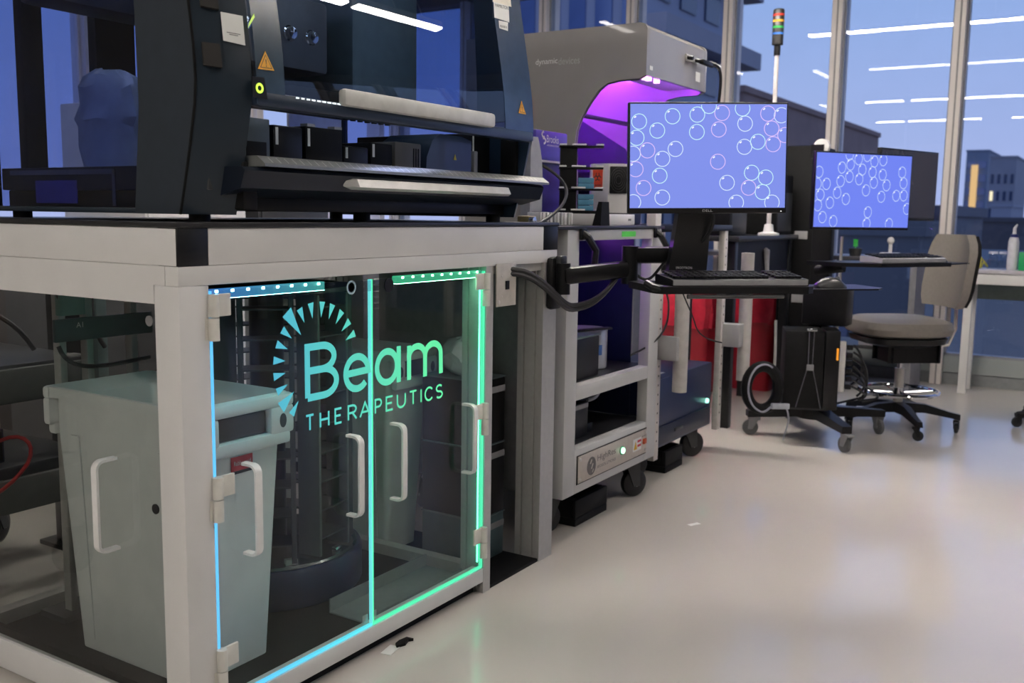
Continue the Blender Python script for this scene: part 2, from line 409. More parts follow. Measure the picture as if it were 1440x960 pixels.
building('grey_tower', 'tall grey slab tower standing right of the gold-striped one', 1391, 1428, 222, 280, 30, bgrey, wdark, 9, 4, -25, 14, .45, .04, wlit)
building('grey_tower', 'pale low block at the foot of the grey slab tower', 1397, 1426, 291, 190, 20, M('pale_concrete', (.33, .34, .40), .7), wdark, 4, 4, -26, -1, .5)
building('brick_block', 'wide dark blue block along the skyline behind the window table', 1345, 1480, 312, 120, 20, bdark, wdark, 5, 12, -26, -3, .45, .05, wlit)
building('office_block', 'near blue office block below the window table with a lit window', 1300, 1560, 398, 24, 8, M('blue_dusk_facade', (.13, .15, .17), .7), wdark, 4, 9, -16, -1.2, .42, .1, wlit)
building('office_block', 'dim blue block low behind the lab chair', 1080, 1300, 330, 34, 10, M('blue_dusk_facade2', (.09, .10, .12), .7), wdark, 5, 8, -22, -1.5, .42, .06, wlit)
# blocks seen through the left windows
for (xa, xb, yy, zt, lab) in ((6, 12.5, 40, 30, 'tall blue block beyond the left windows, seen through the dark instrument'), (14, 30, 52, 22, 'broad pale block beyond the left windows, furthest round the corner')):
    t = thing('office_block', lab, 'building', ((xa+xb)/2, yy+6, -30))
    obj('wall', B(xa, xb, yy, yy+12, -30, zt), bteal, t, smooth=False)
    base = None
    for i in range(7):
        for j in range(5):
            p = Vector((xa+(xb-xa)*(j+.5)/5, yy-.05, -6+4.5*i))-Vector(((xa+xb)/2, yy+6, -30))
            if base is None:
                base = obj('window', MB().box(-.5, .5, -.06, .06, -1.2, 1.2), wdark, t, local=True, smooth=False); base.location = p
            else: share(base, t, p)

# ================================================================== INSTRUMENT BENCH
X0, X1, YF, YBK = 1.282, 2.797, 1.588, 2.50
XM0, XM1, XR0 = 2.38, 2.418, 2.712
bench = thing('instrument_bench', 'long white aluminium-framed bench with black top and glowing clear doors', 'bench', ((X0+X1)/2, (YF+YBK)/2, 0))
obj('bench_top', B(X0-.004, X1+.004, YF-.004, YBK, 1.113, 1.125, .002), M('black_laminate', (.02, .02, .022), .3, 0, .1, 20), bench)
for a, b, c, d in ((X0+.077, XR0-.004, YF, YF+.02), ):
    obj('apron_panel', B(a, b, c, d, 1.037, 1.1125, .002), white, bench)
obj('apron_panel', B(X0, X0+.02, YF+.004, YBK, 1.037, 1.1125, .002), white, bench)
obj('apron_panel', B(X1-.02, X1, YF+.08, YBK, 1.037, 1.1125, .002), white, bench)
obj('apron_panel', B(X0+.02, X1-.02, YBK-.02, YBK, 1.037, 1.1125, .002), white, bench)
obj('corner_block', B(X0+.0005, X0+.076, YF-.0008, YF+.06, 1.037, 1.1128, .001), black, bench)
obj('corner_block', B(XR0-.003, X1+.001, YF-.0008, YF+.075, 1.037, 1.1128, .001), black, bench)
obj('rail', B(X0, X1, YF, YF+.04, .997, 1.0365, .0015), white, bench)
obj('rail', MB().box(X0, X0+.04, YF+.0405, YF+.0755, .997, 1.0365).box(X0, X0+.04, YF+.0755, YBK, .959, 1.0365), white, bench)
obj('rail', MB().box(X1-.04, X1, YF+.0405, YF+.0955, .9975, 1.0365).box(X1-.04, X1, YF+.0955, YBK, .959, 1.0365), white, bench)
obj('rail', B(X0+.04, X1-.04, YBK-.04, YBK, .959, 1.0365, .0015), white, bench)
def post(x0, x1, y0, y1, z0, z1, slots=True):
    """extruded profile with two T-slots on its X faces"""
    cx, d = (x0+x1)/2, y1-y0; P = [(x0, y0), (x1, y0)]
    g, dp = .0045, .009
    for yc in (y0+d*.27, y0+d*.73): P += [(x1, yc-g), (x1-dp, yc-g), (x1-dp, yc+g), (x1, yc+g)]
    P += [(x1, y1), (x0, y1)]
    for yc in (y0+d*.73, y0+d*.27): P += [(x0, yc+g), (x0+dp, yc+g), (x0+dp, yc-g), (x0, yc-g)]
    return MB().prism(P, lambda a, b: (a, b, z0), lambda a, b: (a, b, z1))
obj('post', B(X0, X0+.075, YF, YF+.075, .012, .9965, .0015), white, bench)
for (a, b, c, d, z) in ((XM0, XM1, YF, YF+.085, .997), (XR0, X1, YF, YF+.095, .997)):
    obj('post', post(a, b, c, d, .0, z), alu, bench)
for (a, b) in ((X0, X0+.075), (XM0, XM1), (XR0, X1)):
    obj('post', post(a, b, YBK-.08, YBK, .0, .96), alu, bench)
for (a, b) in ((X0, X0+.075), (XM0, XM1), (XR0, X1)):
    obj('levelling_foot', B(a+.004, b-.004, YF+.004, YF+.07, 0, .012, .002), steel, bench)
obj('bottom_rail', B(X0, X0+.04, YF+.075, YBK-.08, .012, .088, .0015), white, bench)
obj('bottom_rail', B(X0+.075, XM0, YF, YF+.04, .036, .080, .0015), white, bench)
obj('bottom_rail', B(X0+.075, XM0, YBK-.04, YBK, .036, .080, .0015), alu, bench)
obj('bottom_rail', B(XM1, XM1+.04, YF+.1, YBK-.08, .012, .06, .0015), alu, bench)
obj('base_pan', B(X0+.04, XM0-.002, YF+.04, YBK-.04, .036, .044), blackm, bench)
obj('plinth', B(X0+.08, XM0-.005, YF+.032, YF+.05, 0, .0355), blackm, bench)
obj('base_pan', B(XM1, XR0, YF+.004, YBK-.08, .0, .010), blackm, bench)
# side pane with its pull handle
def handle_path(base, out, up, L, st):
    base, out, up = Vector(base), Vector(out).normalized(), Vector(up).normalized(); r = .018
    pts = [base, base+out*(st-r)]
    for k in range(1, 7):
        a = k/6*PI/2; pts.append(base+out*(st-r)+out*r*math.sin(a)+up*r*(1-math.cos(a)))
    for k in range(0, 7):
        a = k/6*PI/2; pts.append(base+up*(L-r)+out*(st-r)+out*r*math.cos(a)+up*r*math.sin(a))
    pts.append(base+up*L); return pts
def flatbar(pts, w, t, side):
    side = Vector(side).normalized(); mb = MB(); rings = []
    for i, p in enumerate(pts):
        tg = (pts[min(i+1, len(pts)-1)]-pts[max(i-1, 0)]).normalized(); n = tg.cross(side).normalized()
        rings.append([p+side*w/2+n*t/2, p+side*w*.36+n*t*.62, p-side*w*.36+n*t*.62, p-side*w/2+n*t/2, p-side*w/2-n*t/2, p-side*w*.36-n*t*.62, p+side*w*.36-n*t*.62, p+side*w/2-n*t/2])
    return mb.rings(rings)
handlem = M('satin_handle', (.82, .81, .79), .30, .0, .03, 50)
sp = obj('side_pane', B(X0+.008, X0+.016, YF+.0755, YBK-.081, .0885, .9585), GLASS('side_acrylic', (.84, .855, .84)), bench)
obj('pull_handle', flatbar(handle_path((X0+.008, 1.822, .415), (-1, 0, 0), (0, 0, 1), .2, .05), .018, .006, (0, 1, 0)), handlem, sp)
for (y, z) in ((1.69, .922), (1.69, .524)):
    obj('finger_hole', MB().lathe((X0+.006, y, z), [(.011, 0), (.011, .002)], 18, 'X'), M('hole_ring', (.35, .35, .36), .3, .6) if z > .6 else black, sp)
# gasket along the pane's foot
obj('gasket', B(X0+.018, X0+.03, YF+.076, YBK-.082, .088, .108), blackm, sp)

cy, gr = (.10, .62, 1.0), (.05, .95, .45)
edgeL = EGRAD('edge_glow_blue', X0, 1.9, (.12, .50, 1.0), (.10, .80, .85), 1.1)
edgeG = EMIT('edge_glow_green', (.10, 1.0, .52), .95)
edgeM = EMIT('edge_glow_cyan', (.18, .9, .9), .9)
engr = EGRAD('engraved_glow', 1.50, 2.10, (.07, .46, .68), (.13, .92, .40), .92)
DY = YF+.002
DL, DM, DR = X0+.079, 1.866, XM0-.006
ZB, ZT = .084, .984
def door(x0, x1, name, label, hx, hinge_x, edges):
    d = obj(name, B(x0, x1, DY, DY+.008, ZB, ZT), acrylic, bench, label=label)
    for h in hx: obj('pull_handle', flatbar(handle_path((h, DY, .405), (0, -1, 0), (0, 0, 1), .2, .042), .018, .006, (1, 0, 0)), handlem, d)
    s = 1 if hinge_x < (x0+x1)/2 else -1
    for z in (.93, .545, .165):
        a, b = sorted((hinge_x-.014*s, hinge_x+.012*s)); mb = MB()
        mb.cyl((hinge_x+.002*s, DY-.008, z-.048), (hinge_x+.002*s, DY-.008, z-.001), .0115, 14).cyl((hinge_x+.002*s, DY-.008, z+.001), (hinge_x+.002*s, DY-.008, z+.048), .0115, 14)
        a, b = sorted((hinge_x, hinge_x+.05*s)); mb.box(a, b, DY-.007, DY-.0005, z+.001, z+.048, .002)
        a, b = sorted((hinge_x-.016*s, hinge_x)); mb.box(a, b, DY-.0035, DY-.0022, z-.046, z-.001, .001)
        h = obj('hinge', mb, M('hinge_cream', (.72, .70, .64), .4), d)
    for (a, b, c, e_, m) in edges: obj('edge_glow', B(a, b, DY-.0008, DY+.0088, c, e_), m, d)
    return d
dl = door(DL, DM, 'door_leaf', 'clear door leaf with cyan glowing edges', (1.444, 1.778), DL, [(DL-.001, DL+.0045, ZB, ZT, edgeL), (DL, DM, ZB-.001, ZB+.005, edgeL), (DM-.002, DM+.0005, ZB, ZT, edgeM)])
dr = door(DM+.004, DR, 'door_leaf', 'clear door leaf with green glowing edges', (1.947, 2.272), DR, [(DR-.004, DR+.001, ZB, ZT, edgeG), (DM+.004, DR, ZB-.001, ZB+.0045, edgeG), (DM+.0035, DM+.0055, ZB, ZT, edgeG)])
obj('finger_hole', MB().lathe((1.792, DY-.002, .968), [(.012, 0), (.017, 0), (.017, .0015), (.012, .0015), (.012, 0)], 24, 'Y'), M('ring_cyan', (.45, .6, .65), .3, .3), dl)
obj('finger_hole', MB().lathe((1.935, DY-.002, .966), [(.0, 0), (.018, 0), (.018, .0015), (0, .0015)], 24, 'Y'), black, dr)
for dd, xx in ((dl, DM-.016), (dr, DM+.018)):
    obj('latch', B(xx-.013, xx+.013, DY-.004, DY-.0005, .955, .982, .002), clearpl, dd); obj('latch', B(xx-.010, xx+.010, DY+.0085, DY+.012, .092, .115, .002), steel, dd)
# light strips inside the door head
strip = GLASS('strip_cover', (.55, .85, .95))
ledb = EGRAD('led_bead_blue', X0, 1.75, (.30, .55, 1.0), (.25, 1.0, .75), 22.0)
ledg = EMIT('led_bead_green', (.30, 1.0, .58), 22.0)
for a, b, m, sm, nm in ((DL+.004, 1.712, ledb, EGRAD('strip_glow_blue', X0, 1.72, (.05, .16, .9), (.08, .62, .55), .55), 8), (1.982, DR-.004, ledg, EMIT('strip_glow_green', (.08, .75, .38), .55), 9)):
    ls = obj('led_strip', B(a, b, DY+.010, DY+.028, .966, .986, .002), sm, bench)
    mb = MB()
    for k in range(nm):
        xx = a+(b-a)*(k+.5)/nm; mb.box(xx-.004, xx+.004, DY+.008, DY+.0098, .979, .9845, .001)
    obj('led_bead', mb, m, ls)
    obj('led_underside', B(a, b, DY+.011, DY+.027, .9655, .9658), m, ls)
# light strip up the inner right edge of the frame
obj('led_strip', B(XM0-.013, XM0-.0105, YF+.013, YF+.0165, .10, .96), EMIT('strip_up_green', (.10, .95, .50), 7.0), bench)

# ---- engraved lettering, stroke by stroke
fn = lambda a, b: Vector((a, DY-.0009, b))
def strokes(parent, name, x0, x1, z0, z1, paths, w):
    """paths in a unit cell scaled to the cell; w in metres"""
    mb = MB()
    for pi_, p in enumerate(paths):
        fq = (lambda a, b, q=pi_: fn(a, b)-Vector((0, .00012*q, 0)))
        cl = p[0] == p[-1] and len(p) > 3
        pts = [(x0+(x1-x0)*a, z0+(z1-z0)*b) for a, b in (p[:-1] if cl else p)]
        ribbon(mb, pts, w, fq, cl)
    return obj(name, mb, engr, parent, smooth=False)
bot = ony(430, 565.4, DY).z; top = ony(429.3, 483.6, DY).z; CH = top-bot
def lx(px, py): return ony(px, py, DY).x
W = CH*.128; h = W/2
def cell(a, b): return a+h, b-h
xB0, xB1 = lx(428.1, 520), lx(476.2, 520); xe0, xe1 = lx(482.4, 520), lx(520.6, 510); xa0, xa1 = lx(526.6, 510), lx(563.3, 500); xm0, xm1 = lx(572, 500), lx(622.4, 490)
zb, zt_ = bot+h, top-h; xh = bot+CH*.70-h
strokes(dl, 'letter_b', *cell(xB0, xB1), zb, zt_, [[(0, 0), (0, 1), (.50, 1)]+arc(.50, .765, .42, .235, 90, -90)+[(0, .53)], [(0, .53), (.55, .53)]+arc(.55, .265, .45, .265, 90, -90)+[(0, 0)]], W)
strokes(dl, 'letter_e', *cell(xe0, xe1), zb-.002, xh, [[(.02, .5), (1, .53)]+arc(.5, .5, .5, .5, 4, 318, 34)], W)
ca = arc(.46, .5, .46, .5, 0, 360, 36); ca[-1] = ca[0]
strokes(dr, 'letter_a', *cell(xa0, xa1), zb-.002, xh, [ca], W); strokes(dr, 'letter_a', *cell(xa0, xa1), zb-h, xh+h, [[(1, 0), (1, 1)]], W)
strokes(dr, 'letter_m', *cell(xm0, xm1), zb-h, xh, [[(0, 0), (0, 1.06)], [(0, .60)]+arc(.24, .66, .25, .34, 170, 0)+[(.49, 0)], [(.49, .60)]+arc(.74, .66, .25, .34, 170, 0)+[(1, 0)]], W)
LET = {'T': [[(0, 1), (1, 1)], [(.5, 1), (.5, 0)]], 'H': [[(0, 0), (0, 1)], [(1, 0), (1, 1)], [(0, .5), (1, .5)]],
       'E': [[(1, 1), (0, 1), (0, 0), (1, 0)], [(0, .52), (.85, .52)]], 'R': [[(0, 0), (0, 1), (.5, 1)]+arc(.5, .74, .45, .26, 90, -90, 10)+[(0, .48)], [(.5, .48), (1, 0)]],
       'A': [[(0, 0), (.5, 1), (1, 0)], [(.2, .33), (.8, .33)]], 'P': [[(0, 0), (0, 1), (.5, 1)]+arc(.5, .73, .5, .27, 90, -90, 10)+[(0, .46)]],
       'U': [[(0, 1), (0, .38)]+arc(.5, .38, .5, .38, 180, 360, 12)+[(1, 1)]], 'I': [[(.5, 0), (.5, 1)]], 'C': [arc(.55, .5, .55, .5, 40, 320, 18)],
       'S': [arc(.5, .75, .46, .25, 35, 270, 12)+arc(.5, .25, .48, .25, 90, -145, 12)]}
LX = [(428.8, 441.8), (449, 463), (470, 481), (488.5, 502), (505, 521), (526.5, 537), (542, 553), (557.5, 570.5), (575, 586), (590, 593.5), (596.5, 608.5), (612, 622.4)]
zt0, zt1 = ony(436, 606, DY).z, ony(429.3, 583.3, DY).z
for (a, b), ch in zip(LX, 'THERAPEUTICS'):
    xx0, xx1 = lx(a, 590), lx(b, 580)
    strokes(dl if b < 524 else dr, 'letter_'+ch.lower(), xx0+.003, xx1-.003, zt0+.003, zt1-.003, LET[ch], .0056)
# sunburst: wedges pointing at the centre, one of them larger
cxs, czs = 1.674, .800; R0, R1 = .104, .1415
for k, ang in enumerate([23.2, 38, 53.3, 68.4, 83, 98.6, 113.8, 128, 142.5, 157, 172, 187, 202, 217, 232]):
    a = math.radians(ang); r0, r1, hw = (R0, R1, .0095)
    if ang == 128: r0, r1, hw = .086, .158, .0165
    if ang == 217: r0, r1, hw = .098, .150, .0150
    c_, s_ = math.cos(a), math.sin(a); mb = MB()
    P = [(cxs+c_*r0, czs+s_*r0), (cxs+c_*r1-s_*hw, czs+s_*r1+c_*hw), (cxs+c_*r1+s_*hw, czs+s_*r1-c_*hw)]
    mb.poly([fn(*p) for p in P]); obj('sun_ray', mb, engr, dl, smooth=False)
# power plate between door frame and end post
pl = obj('power_plate', plate((2.421, YF-.006, .875), (1, 0, 0), (0, 0, 1), .108, .128, .004, .001), M('plate_cream', (.56, .52, .46), .35, .2), bench)
obj('socket', plate((2.468, YF-.0105, .925), (1, 0, 0), (0, 0, 1), .018, .026, .003), black, pl)
for (a, b) in ((2.434, .888), (2.515, .988)): obj('screw', MB().lathe((a, YF-.0075, b), [(0, -.005), (.006, -.004), (.009, 0)], 14, 'Y'), steel, pl)
for (a, b) in ((2.45, .905), (2.50, .905), (2.45, .965), (2.50, .965)): obj('screw', MB().lathe((a, YF-.0115, b), [(0, 0), (.003, .001), (.003, .003)], 8, 'Y'), steel, pl)
obj('power_plate_bracket', B(2.421, 2.712, YF+.01, YF+.03, .972, .996), alu, bench)

# ================================================================== WASTE BINS UNDER THE BENCH
def rr(x0, x1, y0, y1, r, z, n=5):
    out = []
    for (cx, cy, a0) in ((x1-r, y1-r, 0), (x0+r, y1-r, 90), (x0+r, y0+r, 180), (x1-r, y0+r, 270)):
        for k in range(n+1):
            a = math.radians(a0+90*k/n); out.append(Vector((cx+r*math.cos(a), cy+r*math.sin(a), z)))
    return out
def slim_bin(name, label, x0, x1, y0, y1, z0, z1, sign=True, grp=None):
    t = thing(name, label, 'bin', ((x0+x1)/2, (y0+y1)/2, z0), 0, grp)
    tx, ty = .035, .05; zl = z1-.115
    mb = MB()
    outer = [rr(x0+tx, x1-tx, y0+ty, y1-ty, .02, z0), rr(x0+.012, x1-.012, y0+.02, y1-.02, .02, zl),
             rr(x0+.012, x1-.012, y0+.02, y1-.02, .02, z1-.03), rr(x0, x1, y0, y1, .022, z1-.028), rr(x0, x1, y0, y1, .022, z1-.002),
             rr(x0+.006, x1-.006, y0+.006, y1-.006, .02, z1), rr(x0+.02, x1-.02, y0+.03, y1-.03, .02, z1-.03), rr(x0+tx+.01, x1-tx-.01, y0+ty+.01, y1-ty-.01, .02, z0+.01)]
    mb.rings(outer); obj('bin_body', mb, bingrey, t)
    # end handles: a flared collar with an opening
    for s, ye in ((-1, y0), (1, y1)):
        hb = MB(); yo = ye+s*.016; P = []
        cx = (x0+x1)/2; w = (x1-x0)/2
        zt, zbm = z1-.001, z1-.125
        seg = [(cx-w, zt), (cx-w*.55, zt-.004), (cx+w*.55, zt-.004), (cx+w, zt)], [(cx-w, zbm+.03), (cx-w*.7, zbm), (cx+w*.7, zbm), (cx+w, zbm+.03)]
        # ring of boxes around the grip hole
        for (a, b, c, d) in ((cx-w, cx+w, z1-.034, z1-.002), (cx-w, cx-w*.5, z1-.10, z1-.03), (cx+w*.5, cx+w, z1-.10, z1-.03), (cx-w*.92, cx+w*.92, z1-.125, z1-.092)):
            hb.box(a, b, min(yo, ye+s*-.012), max(yo, ye+s*-.012), c, d, .009)
        ho = obj('end_grip', hb, bingrey, t)
        gh = MB().box(cx-w*.48, cx+w*.48, min(ye, ye-s*.012)-.0005, max(ye, ye-s*.012)+.0005, z1-.09, z1-.036, .004); obj('grip_hole', gh, dgrey, ho)
        for q in (-.74, .74):
            obj('vent_hole', MB().lathe((cx+w*q, yo+(s*.0006 if s > 0 else -.0012), z1-.066), [(0, 0), (.011, 0), (.011, .0006), (0, .0006)], 16, 'Y', 1, 1.6), dgrey, ho)
    # moulded venting ribs on the long sides
    for s, xe in ((-1, x0), (1, x1)):
        for yy in (y0+.10, y1-.10):
            obj('venting_rib', MB().rings([[Vector((xe+s*(-.035+.004), yy-.012, z0+.03)), Vector((xe+s*(-.035+.004), yy+.012, z0+.03)), Vector((xe-s*.045, yy+.012, z0+.03)), Vector((xe-s*.045, yy-.012, z0+.03))],
                                           [Vector((xe-s*.008, yy-.016, zl)), Vector((xe-s*.008, yy+.016, zl)), Vector((xe-s*.03, yy+.016, zl)), Vector((xe-s*.03, yy-.016, zl))]]), bingrey, t)
    if sign:
        q = ony(337, 627, y0+.02); zc = z1-.155; cx = (x0+x1)/2+.015
        lb = obj('brand_label', MB().obox((cx, y0+.0195, zc), (1, 0, 0), (0, 0, 1), (0, -1, 0), .066, .034, .0012), M('label_red', (.5, .02, .03), .4), t)
        obj('label_edge', MB().obox((cx, y0+.0185, zc-.0205), (1, 0, 0), (0, 0, 1), (0, -1, 0), .066, .007, .0012), black, lb)
        text('Rubbermaid', 'brand_text', paper, lb, (cx-.026, y0+.0175, zc-.004), (1, 0, 0), (0, 0, 1), width=.052, height=.011)
    return t
slim_bin('waste_bin', 'grey open slim waste bin with red label just inside the lit door', 1.395, 1.705, 1.712, 2.235, .044, .715)
slim_bin('waste_bin', 'grey slim waste bin standing deeper in, behind the green lit door', 2.435, 2.665, 1.99, 2.41, .010, .70, False)

# ================================================================== PLATE CAROUSEL UNDER THE BENCH
cc = (2.03, 2.13)
t = thing('plate_carousel', 'round navy plate carousel with upright racks behind the lettered door', 'carousel', (cc[0], cc[1], .044))
obj('base_drum', MB().lathe((cc[0], cc[1], .044), [(.27, 0), (.275, .01), (.275, .10), (.268, .112), (.20, .112), (.20, .108)], 48), navy, t)
obj('turntable', MB().lathe((cc[0], cc[1], .152), [(.255, 0), (.26, .006), (.255, .012)], 48), M('turntable_grey', (.05, .055, .06), .25, .2), t)
obj('top_ring', MB().lathe((cc[0], cc[1], .925), [(.20, 0), (.25, 0), (.25, .012), (.20, .012), (.20, 0)], 48), dgrey, t)
obj('hub_column', MB().cyl((cc[0], cc[1], .16), (cc[0], cc[1], .93), .05, 20), black, t)
for k in range(7):
    a = 2*PI*k/7+.35; ca_, sa_ = math.cos(a), math.sin(a); rd = Vector((ca_, sa_, 0)); tg = Vector((-sa_, ca_, 0))
    rk = MB()
    for s in (-1, 1): rk.obox(Vector((cc[0], cc[1], .545))+rd*.20+tg*.068*s, rd, tg, (0, 0, 1), .075, .010, .75, .002)
    ro = obj('stacker', rk, M('stacker_grey', (.10, .11, .11), .4) if k % 2 else dgrey, t)
    sh = MB()
    for i in range(9): sh.obox(Vector((cc[0], cc[1], .22+.083*i))+rd*.19+tg*0, rd, tg, (0, 0, 1), .09, .128, .004)
    obj('rack_shelf', sh, dgrey, ro)
for k in range(9):
    a = 2*PI*k/9; p = Vector((cc[0]+.235*math.cos(a), cc[1]+.235*math.sin(a), .164))
    obj('clip', MB().obox(p+Vector((0, 0, .007)), (math.cos(a), math.sin(a), 0), (-math.sin(a), math.cos(a), 0), (0, 0, 1), .016, .03, .014, .002), chrome if k % 2 else steel, t)
# sensor rig and frame with its A1 placard behind the bin
t = thing('gripper_frame', 'dark rail frame with A1 placard standing behind the open bin', 'machine', (1.66, 2.38, .044))
for xx in (1.52, 1.60, 1.74): obj('upright', B(xx, xx+.02, 2.36, 2.39, .044, .955, .002), alu, t)
obj('foot_plate', B(1.48, 1.78, 2.33, 2.44, .044, .06), dgrey, t)
pc = obj('placard', B(1.50, 1.80, 2.345, 2.358, .80, .86, .002), M('placard_teal', (.05, .09, .09), .4), t)
text('A1', 'placard_text', paper, pc, (1.56, 2.3445, .835), (1, 0, 0), (0, 0, 1), height=.014)
obj('rail', MB().tube(bez((1.51, 2.35, .92), (1.6, 2.34, .925), (1.70, 2.34, .93), (1.79, 2.35, .90), 10), .008, 8), dgrey, t)
obj('rail', MB().tube(bez((1.51, 2.35, .79), (1.52, 2.33, .72), (1.60, 2.33, .72), (1.79, 2.35, .73), 12), .006, 8), dgrey, t)
obj('valve_block', B(1.51, 1.58, 2.33, 2.358, .87, .94, .003), M('valve_teal', (.14, .30, .26), .4), t)
# orange floor tape strip
struct_t = obj('floor_tape', B(2.60, 2.70, 1.962, 1.985, .010, .0112), M('orange_tape', (.55, .17, .03), .6), None); tag(struct_t, 'short strip of orange tape on the black pan beside the deep bin', 'tape')
# pipette-tip tray strip on the floor of the bench
t = thing('drain_tray', 'shallow grey metal tray on the bench floor behind the green lit door', 'tray', (2.16, 1.73, .044))
obj('tray_body', MB().box(1.93, 2.37, 1.66, 1.80, .044, .049, .001).box(1.93, 2.37, 1.66, 1.664, .049, .066).box(1.93, 2.37, 1.796, 1.80, .049, .085), mgrey, t)
# boxes standing in the end bay
for (z0, z1, lab, m) in ((.010, .16, 'dark teal crate at the foot of the end bay of the bench', M('teal_crate', (.06, .10, .115), .4)),
                         (.16, .40, 'black computer standing on the teal crate in the end bay', black), (.40, .62, 'black drive box stacked on the black computer in the end bay', blackm)):
    t = thing('equipment_box', lab, 'box', (2.62, 1.84, z0))
    obj('case', B(2.545, 2.70, 1.72, 1.95, z0, z1-.004, .006), m, t)
    obj('trim_strip', B(2.55, 2.695, 1.717, 1.72, z1-.05, z1-.03), mgrey, t)
    obj('lid', B(2.543, 2.702, 1.718, 1.952, z1-.004, z1, .001), M('teal_edge', (.10, .14, .15), .35), t)
t = thing('clear_bag', 'crumpled clear plastic bag on the black drive box', 'bag', (2.62, 1.83, .62))
mb = MB().sphere((2.615, 1.83, .68), .07, 1.0, 1.1, .9, 18); rn = random.Random(3)
for v in mb.bm.verts: v.co += Vector((rn.uniform(-1, 1), rn.uniform(-1, 1), rn.uniform(-.6, 1)))*.014 if v.co.z > .64 else Vector((0, 0, 0))
for v in mb.bm.verts: v.co.z = max(v.co.z, .6205)
obj('film', mb, M('bag_film', (.55, .58, .60), .15, 0, .1), t)

# ================================================================== EQUIPMENT BEHIND THE BENCH
def cab(name, label, x0, x1, y0, y1, z1, m, louv=True, cat='cabinet'):
    t = thing(name, label, cat, ((x0+x1)/2, (y0+y1)/2, 0))
    obj('cabinet_body', B(x0, x1, y0, y1, .05, z1, .008), m, t); obj('plinth', B(x0+.02, x1-.02, y0+.02, y1, 0, .05), blackm, t)
    d = obj('cabinet_door', B(x0+.015, x1-.015, y0-.012, y0-.001, .07, z1-.02, .003), m, t)
    if louv:
        for c in (.28, .66):
            for k in range(6):
                xx = x0+(x1-x0)*c; obj('louvre', MB().obox((xx, y0-.015, .72+.026*k), (1, 0, 0), (0, .8, .5), (0, -.5, .8), (x1-x0)*.26, .012, .004), lgrey, d)
    obj('handle', B(x1-.07, x1-.055, y0-.035, y0-.012, z1*.55, z1*.55+.14, .004), steel, d)
    return t
cab('equipment_cabinet', 'grey steel equipment cabinet with louvred door behind the bench', 3.06, 3.62, 2.86, 3.35, 1.03, M('cabinet_grey', (.30, .31, .31), .4))
cab('equipment_cabinet', 'plain slate cabinet next to the louvred one behind the bench', 3.66, 4.25, 2.90, 3.4, 1.02, M('cabinet_slate', (.16, .19, .20), .4), False)
cab('equipment_cabinet', 'tall white upright freezer far behind the dark instrument', 3.35, 4.05, 4.4, 5.1, 1.72, white2, False, 'freezer')
cab('equipment_cabinet', 'tall dark upright incubator beside the white freezer', 4.15, 4.75, 4.4, 5.1, 1.62, dgrey, False, 'incubator')
cab('equipment_cabinet', 'low brown wooden cabinet behind the shelf cart', .5, 1.55, 3.55, 4.0, 1.02, brown, False)
cab('equipment_cabinet', 'low charcoal cabinet added between the brown one and the louvred one', 1.62, 2.95, 3.5, 4.0, 1.0, M('cabinet_charcoal', (.07, .07, .075), .45), False)  # dark body added to hide the lit floor behind the bench
# shelf cart behind the bench with casters
t = thing('shelf_cart', 'grey two-tier shelf cart on casters behind the bench end', 'cart', (1.45, 3.0, 0))
for z in (.36, .66): obj('shelf', B(.75, 1.85, 2.72, 3.25, z, z+.035, .003), M('cart_shelf', (.06, .062, .068), .4), t); 
for z in (.26, .585): obj('side_rail', B(.75, 1.85, 2.70, 2.72, z, z+.10, .003), M('cart_rail', (.13, .135, .13), .45), t)
for (a, b) in ((.77, 2.74), (1.80, 2.74), (.77, 3.21), (1.80, 3.21)):
    obj('upright', B(a, a+.035, b, b+.035, .15, .70), alu, t); caster(t, a+.02, b+.02, .062, .155, .6)
for (a, b, z0, z1, m, lab) in ((1.15, 1.60, .395, .50, navy, 'navy controller box on the lower tier of the shelf cart'), (1.0, 1.45, .695, .76, dgrey, 'flat black power supply on the upper tier of the shelf cart')):
    tt = thing('controller_box', lab, 'box', ((a+b)/2, 2.95, z0)); obj('case', B(a, b, 2.78, 3.12, z0, z1, .006), m, tt)
    obj('front_panel', B(a+.01, b-.01, 2.776, 2.78, z0+.008, z1-.008), black, tt); obj('indicator', B(b-.05, b-.044, 2.773, 2.776, z0+.03, z0+.04), EMIT('blue_led', (.1, .15, 1), 3), tt)
o = obj('red_cable', MB().tube(bez((1.2, 2.765, .46), (1.3, 2.66, .30), (1.5, 2.68, .28), (1.62, 2.70, .40), 14)+bez((1.62, 2.70, .40), (1.66, 2.70, .46), (1.6, 2.7, .52), (1.55, 2.78, .45), 8)[1:], .006, 8), M('red_sheath', (.4, .02, .02), .4)); tag(o, 'red cable looping off the shelf cart behind the bench', 'cable')
t = thing('instrument_column', 'dark vertical rail column rising beside the shelf cart', 'machine', (1.98, 3.0, 0))
obj('foot_plate', B(1.89, 2.13, 2.9, 3.1, 0, .015), dgrey, t)
obj('column', B(1.92, 1.98, 2.95, 3.05, .015, 1.08, .003), black, t); obj('column', B(2.04, 2.08, 2.95, 3.05, .015, 1.08, .003), M('col_teal', (.10, .15, .15), .4), t)
obj('cable_bundle', MB().tube(bez((2.0, 2.94, 1.05), (2.02, 2.90, .9), (1.96, 2.92, .8), (2.06, 2.94, .68)), .008, 8), cable, t)
o = obj('black_cable', MB().tube(bez((1.25, 3.0, 1.10), (1.3, 2.95, .85), (1.65, 2.9, .95), (1.78, 2.9, .705), 20), .008, 8), cable); tag(o, 'thick black cable hanging down onto the shelf cart', 'cable')

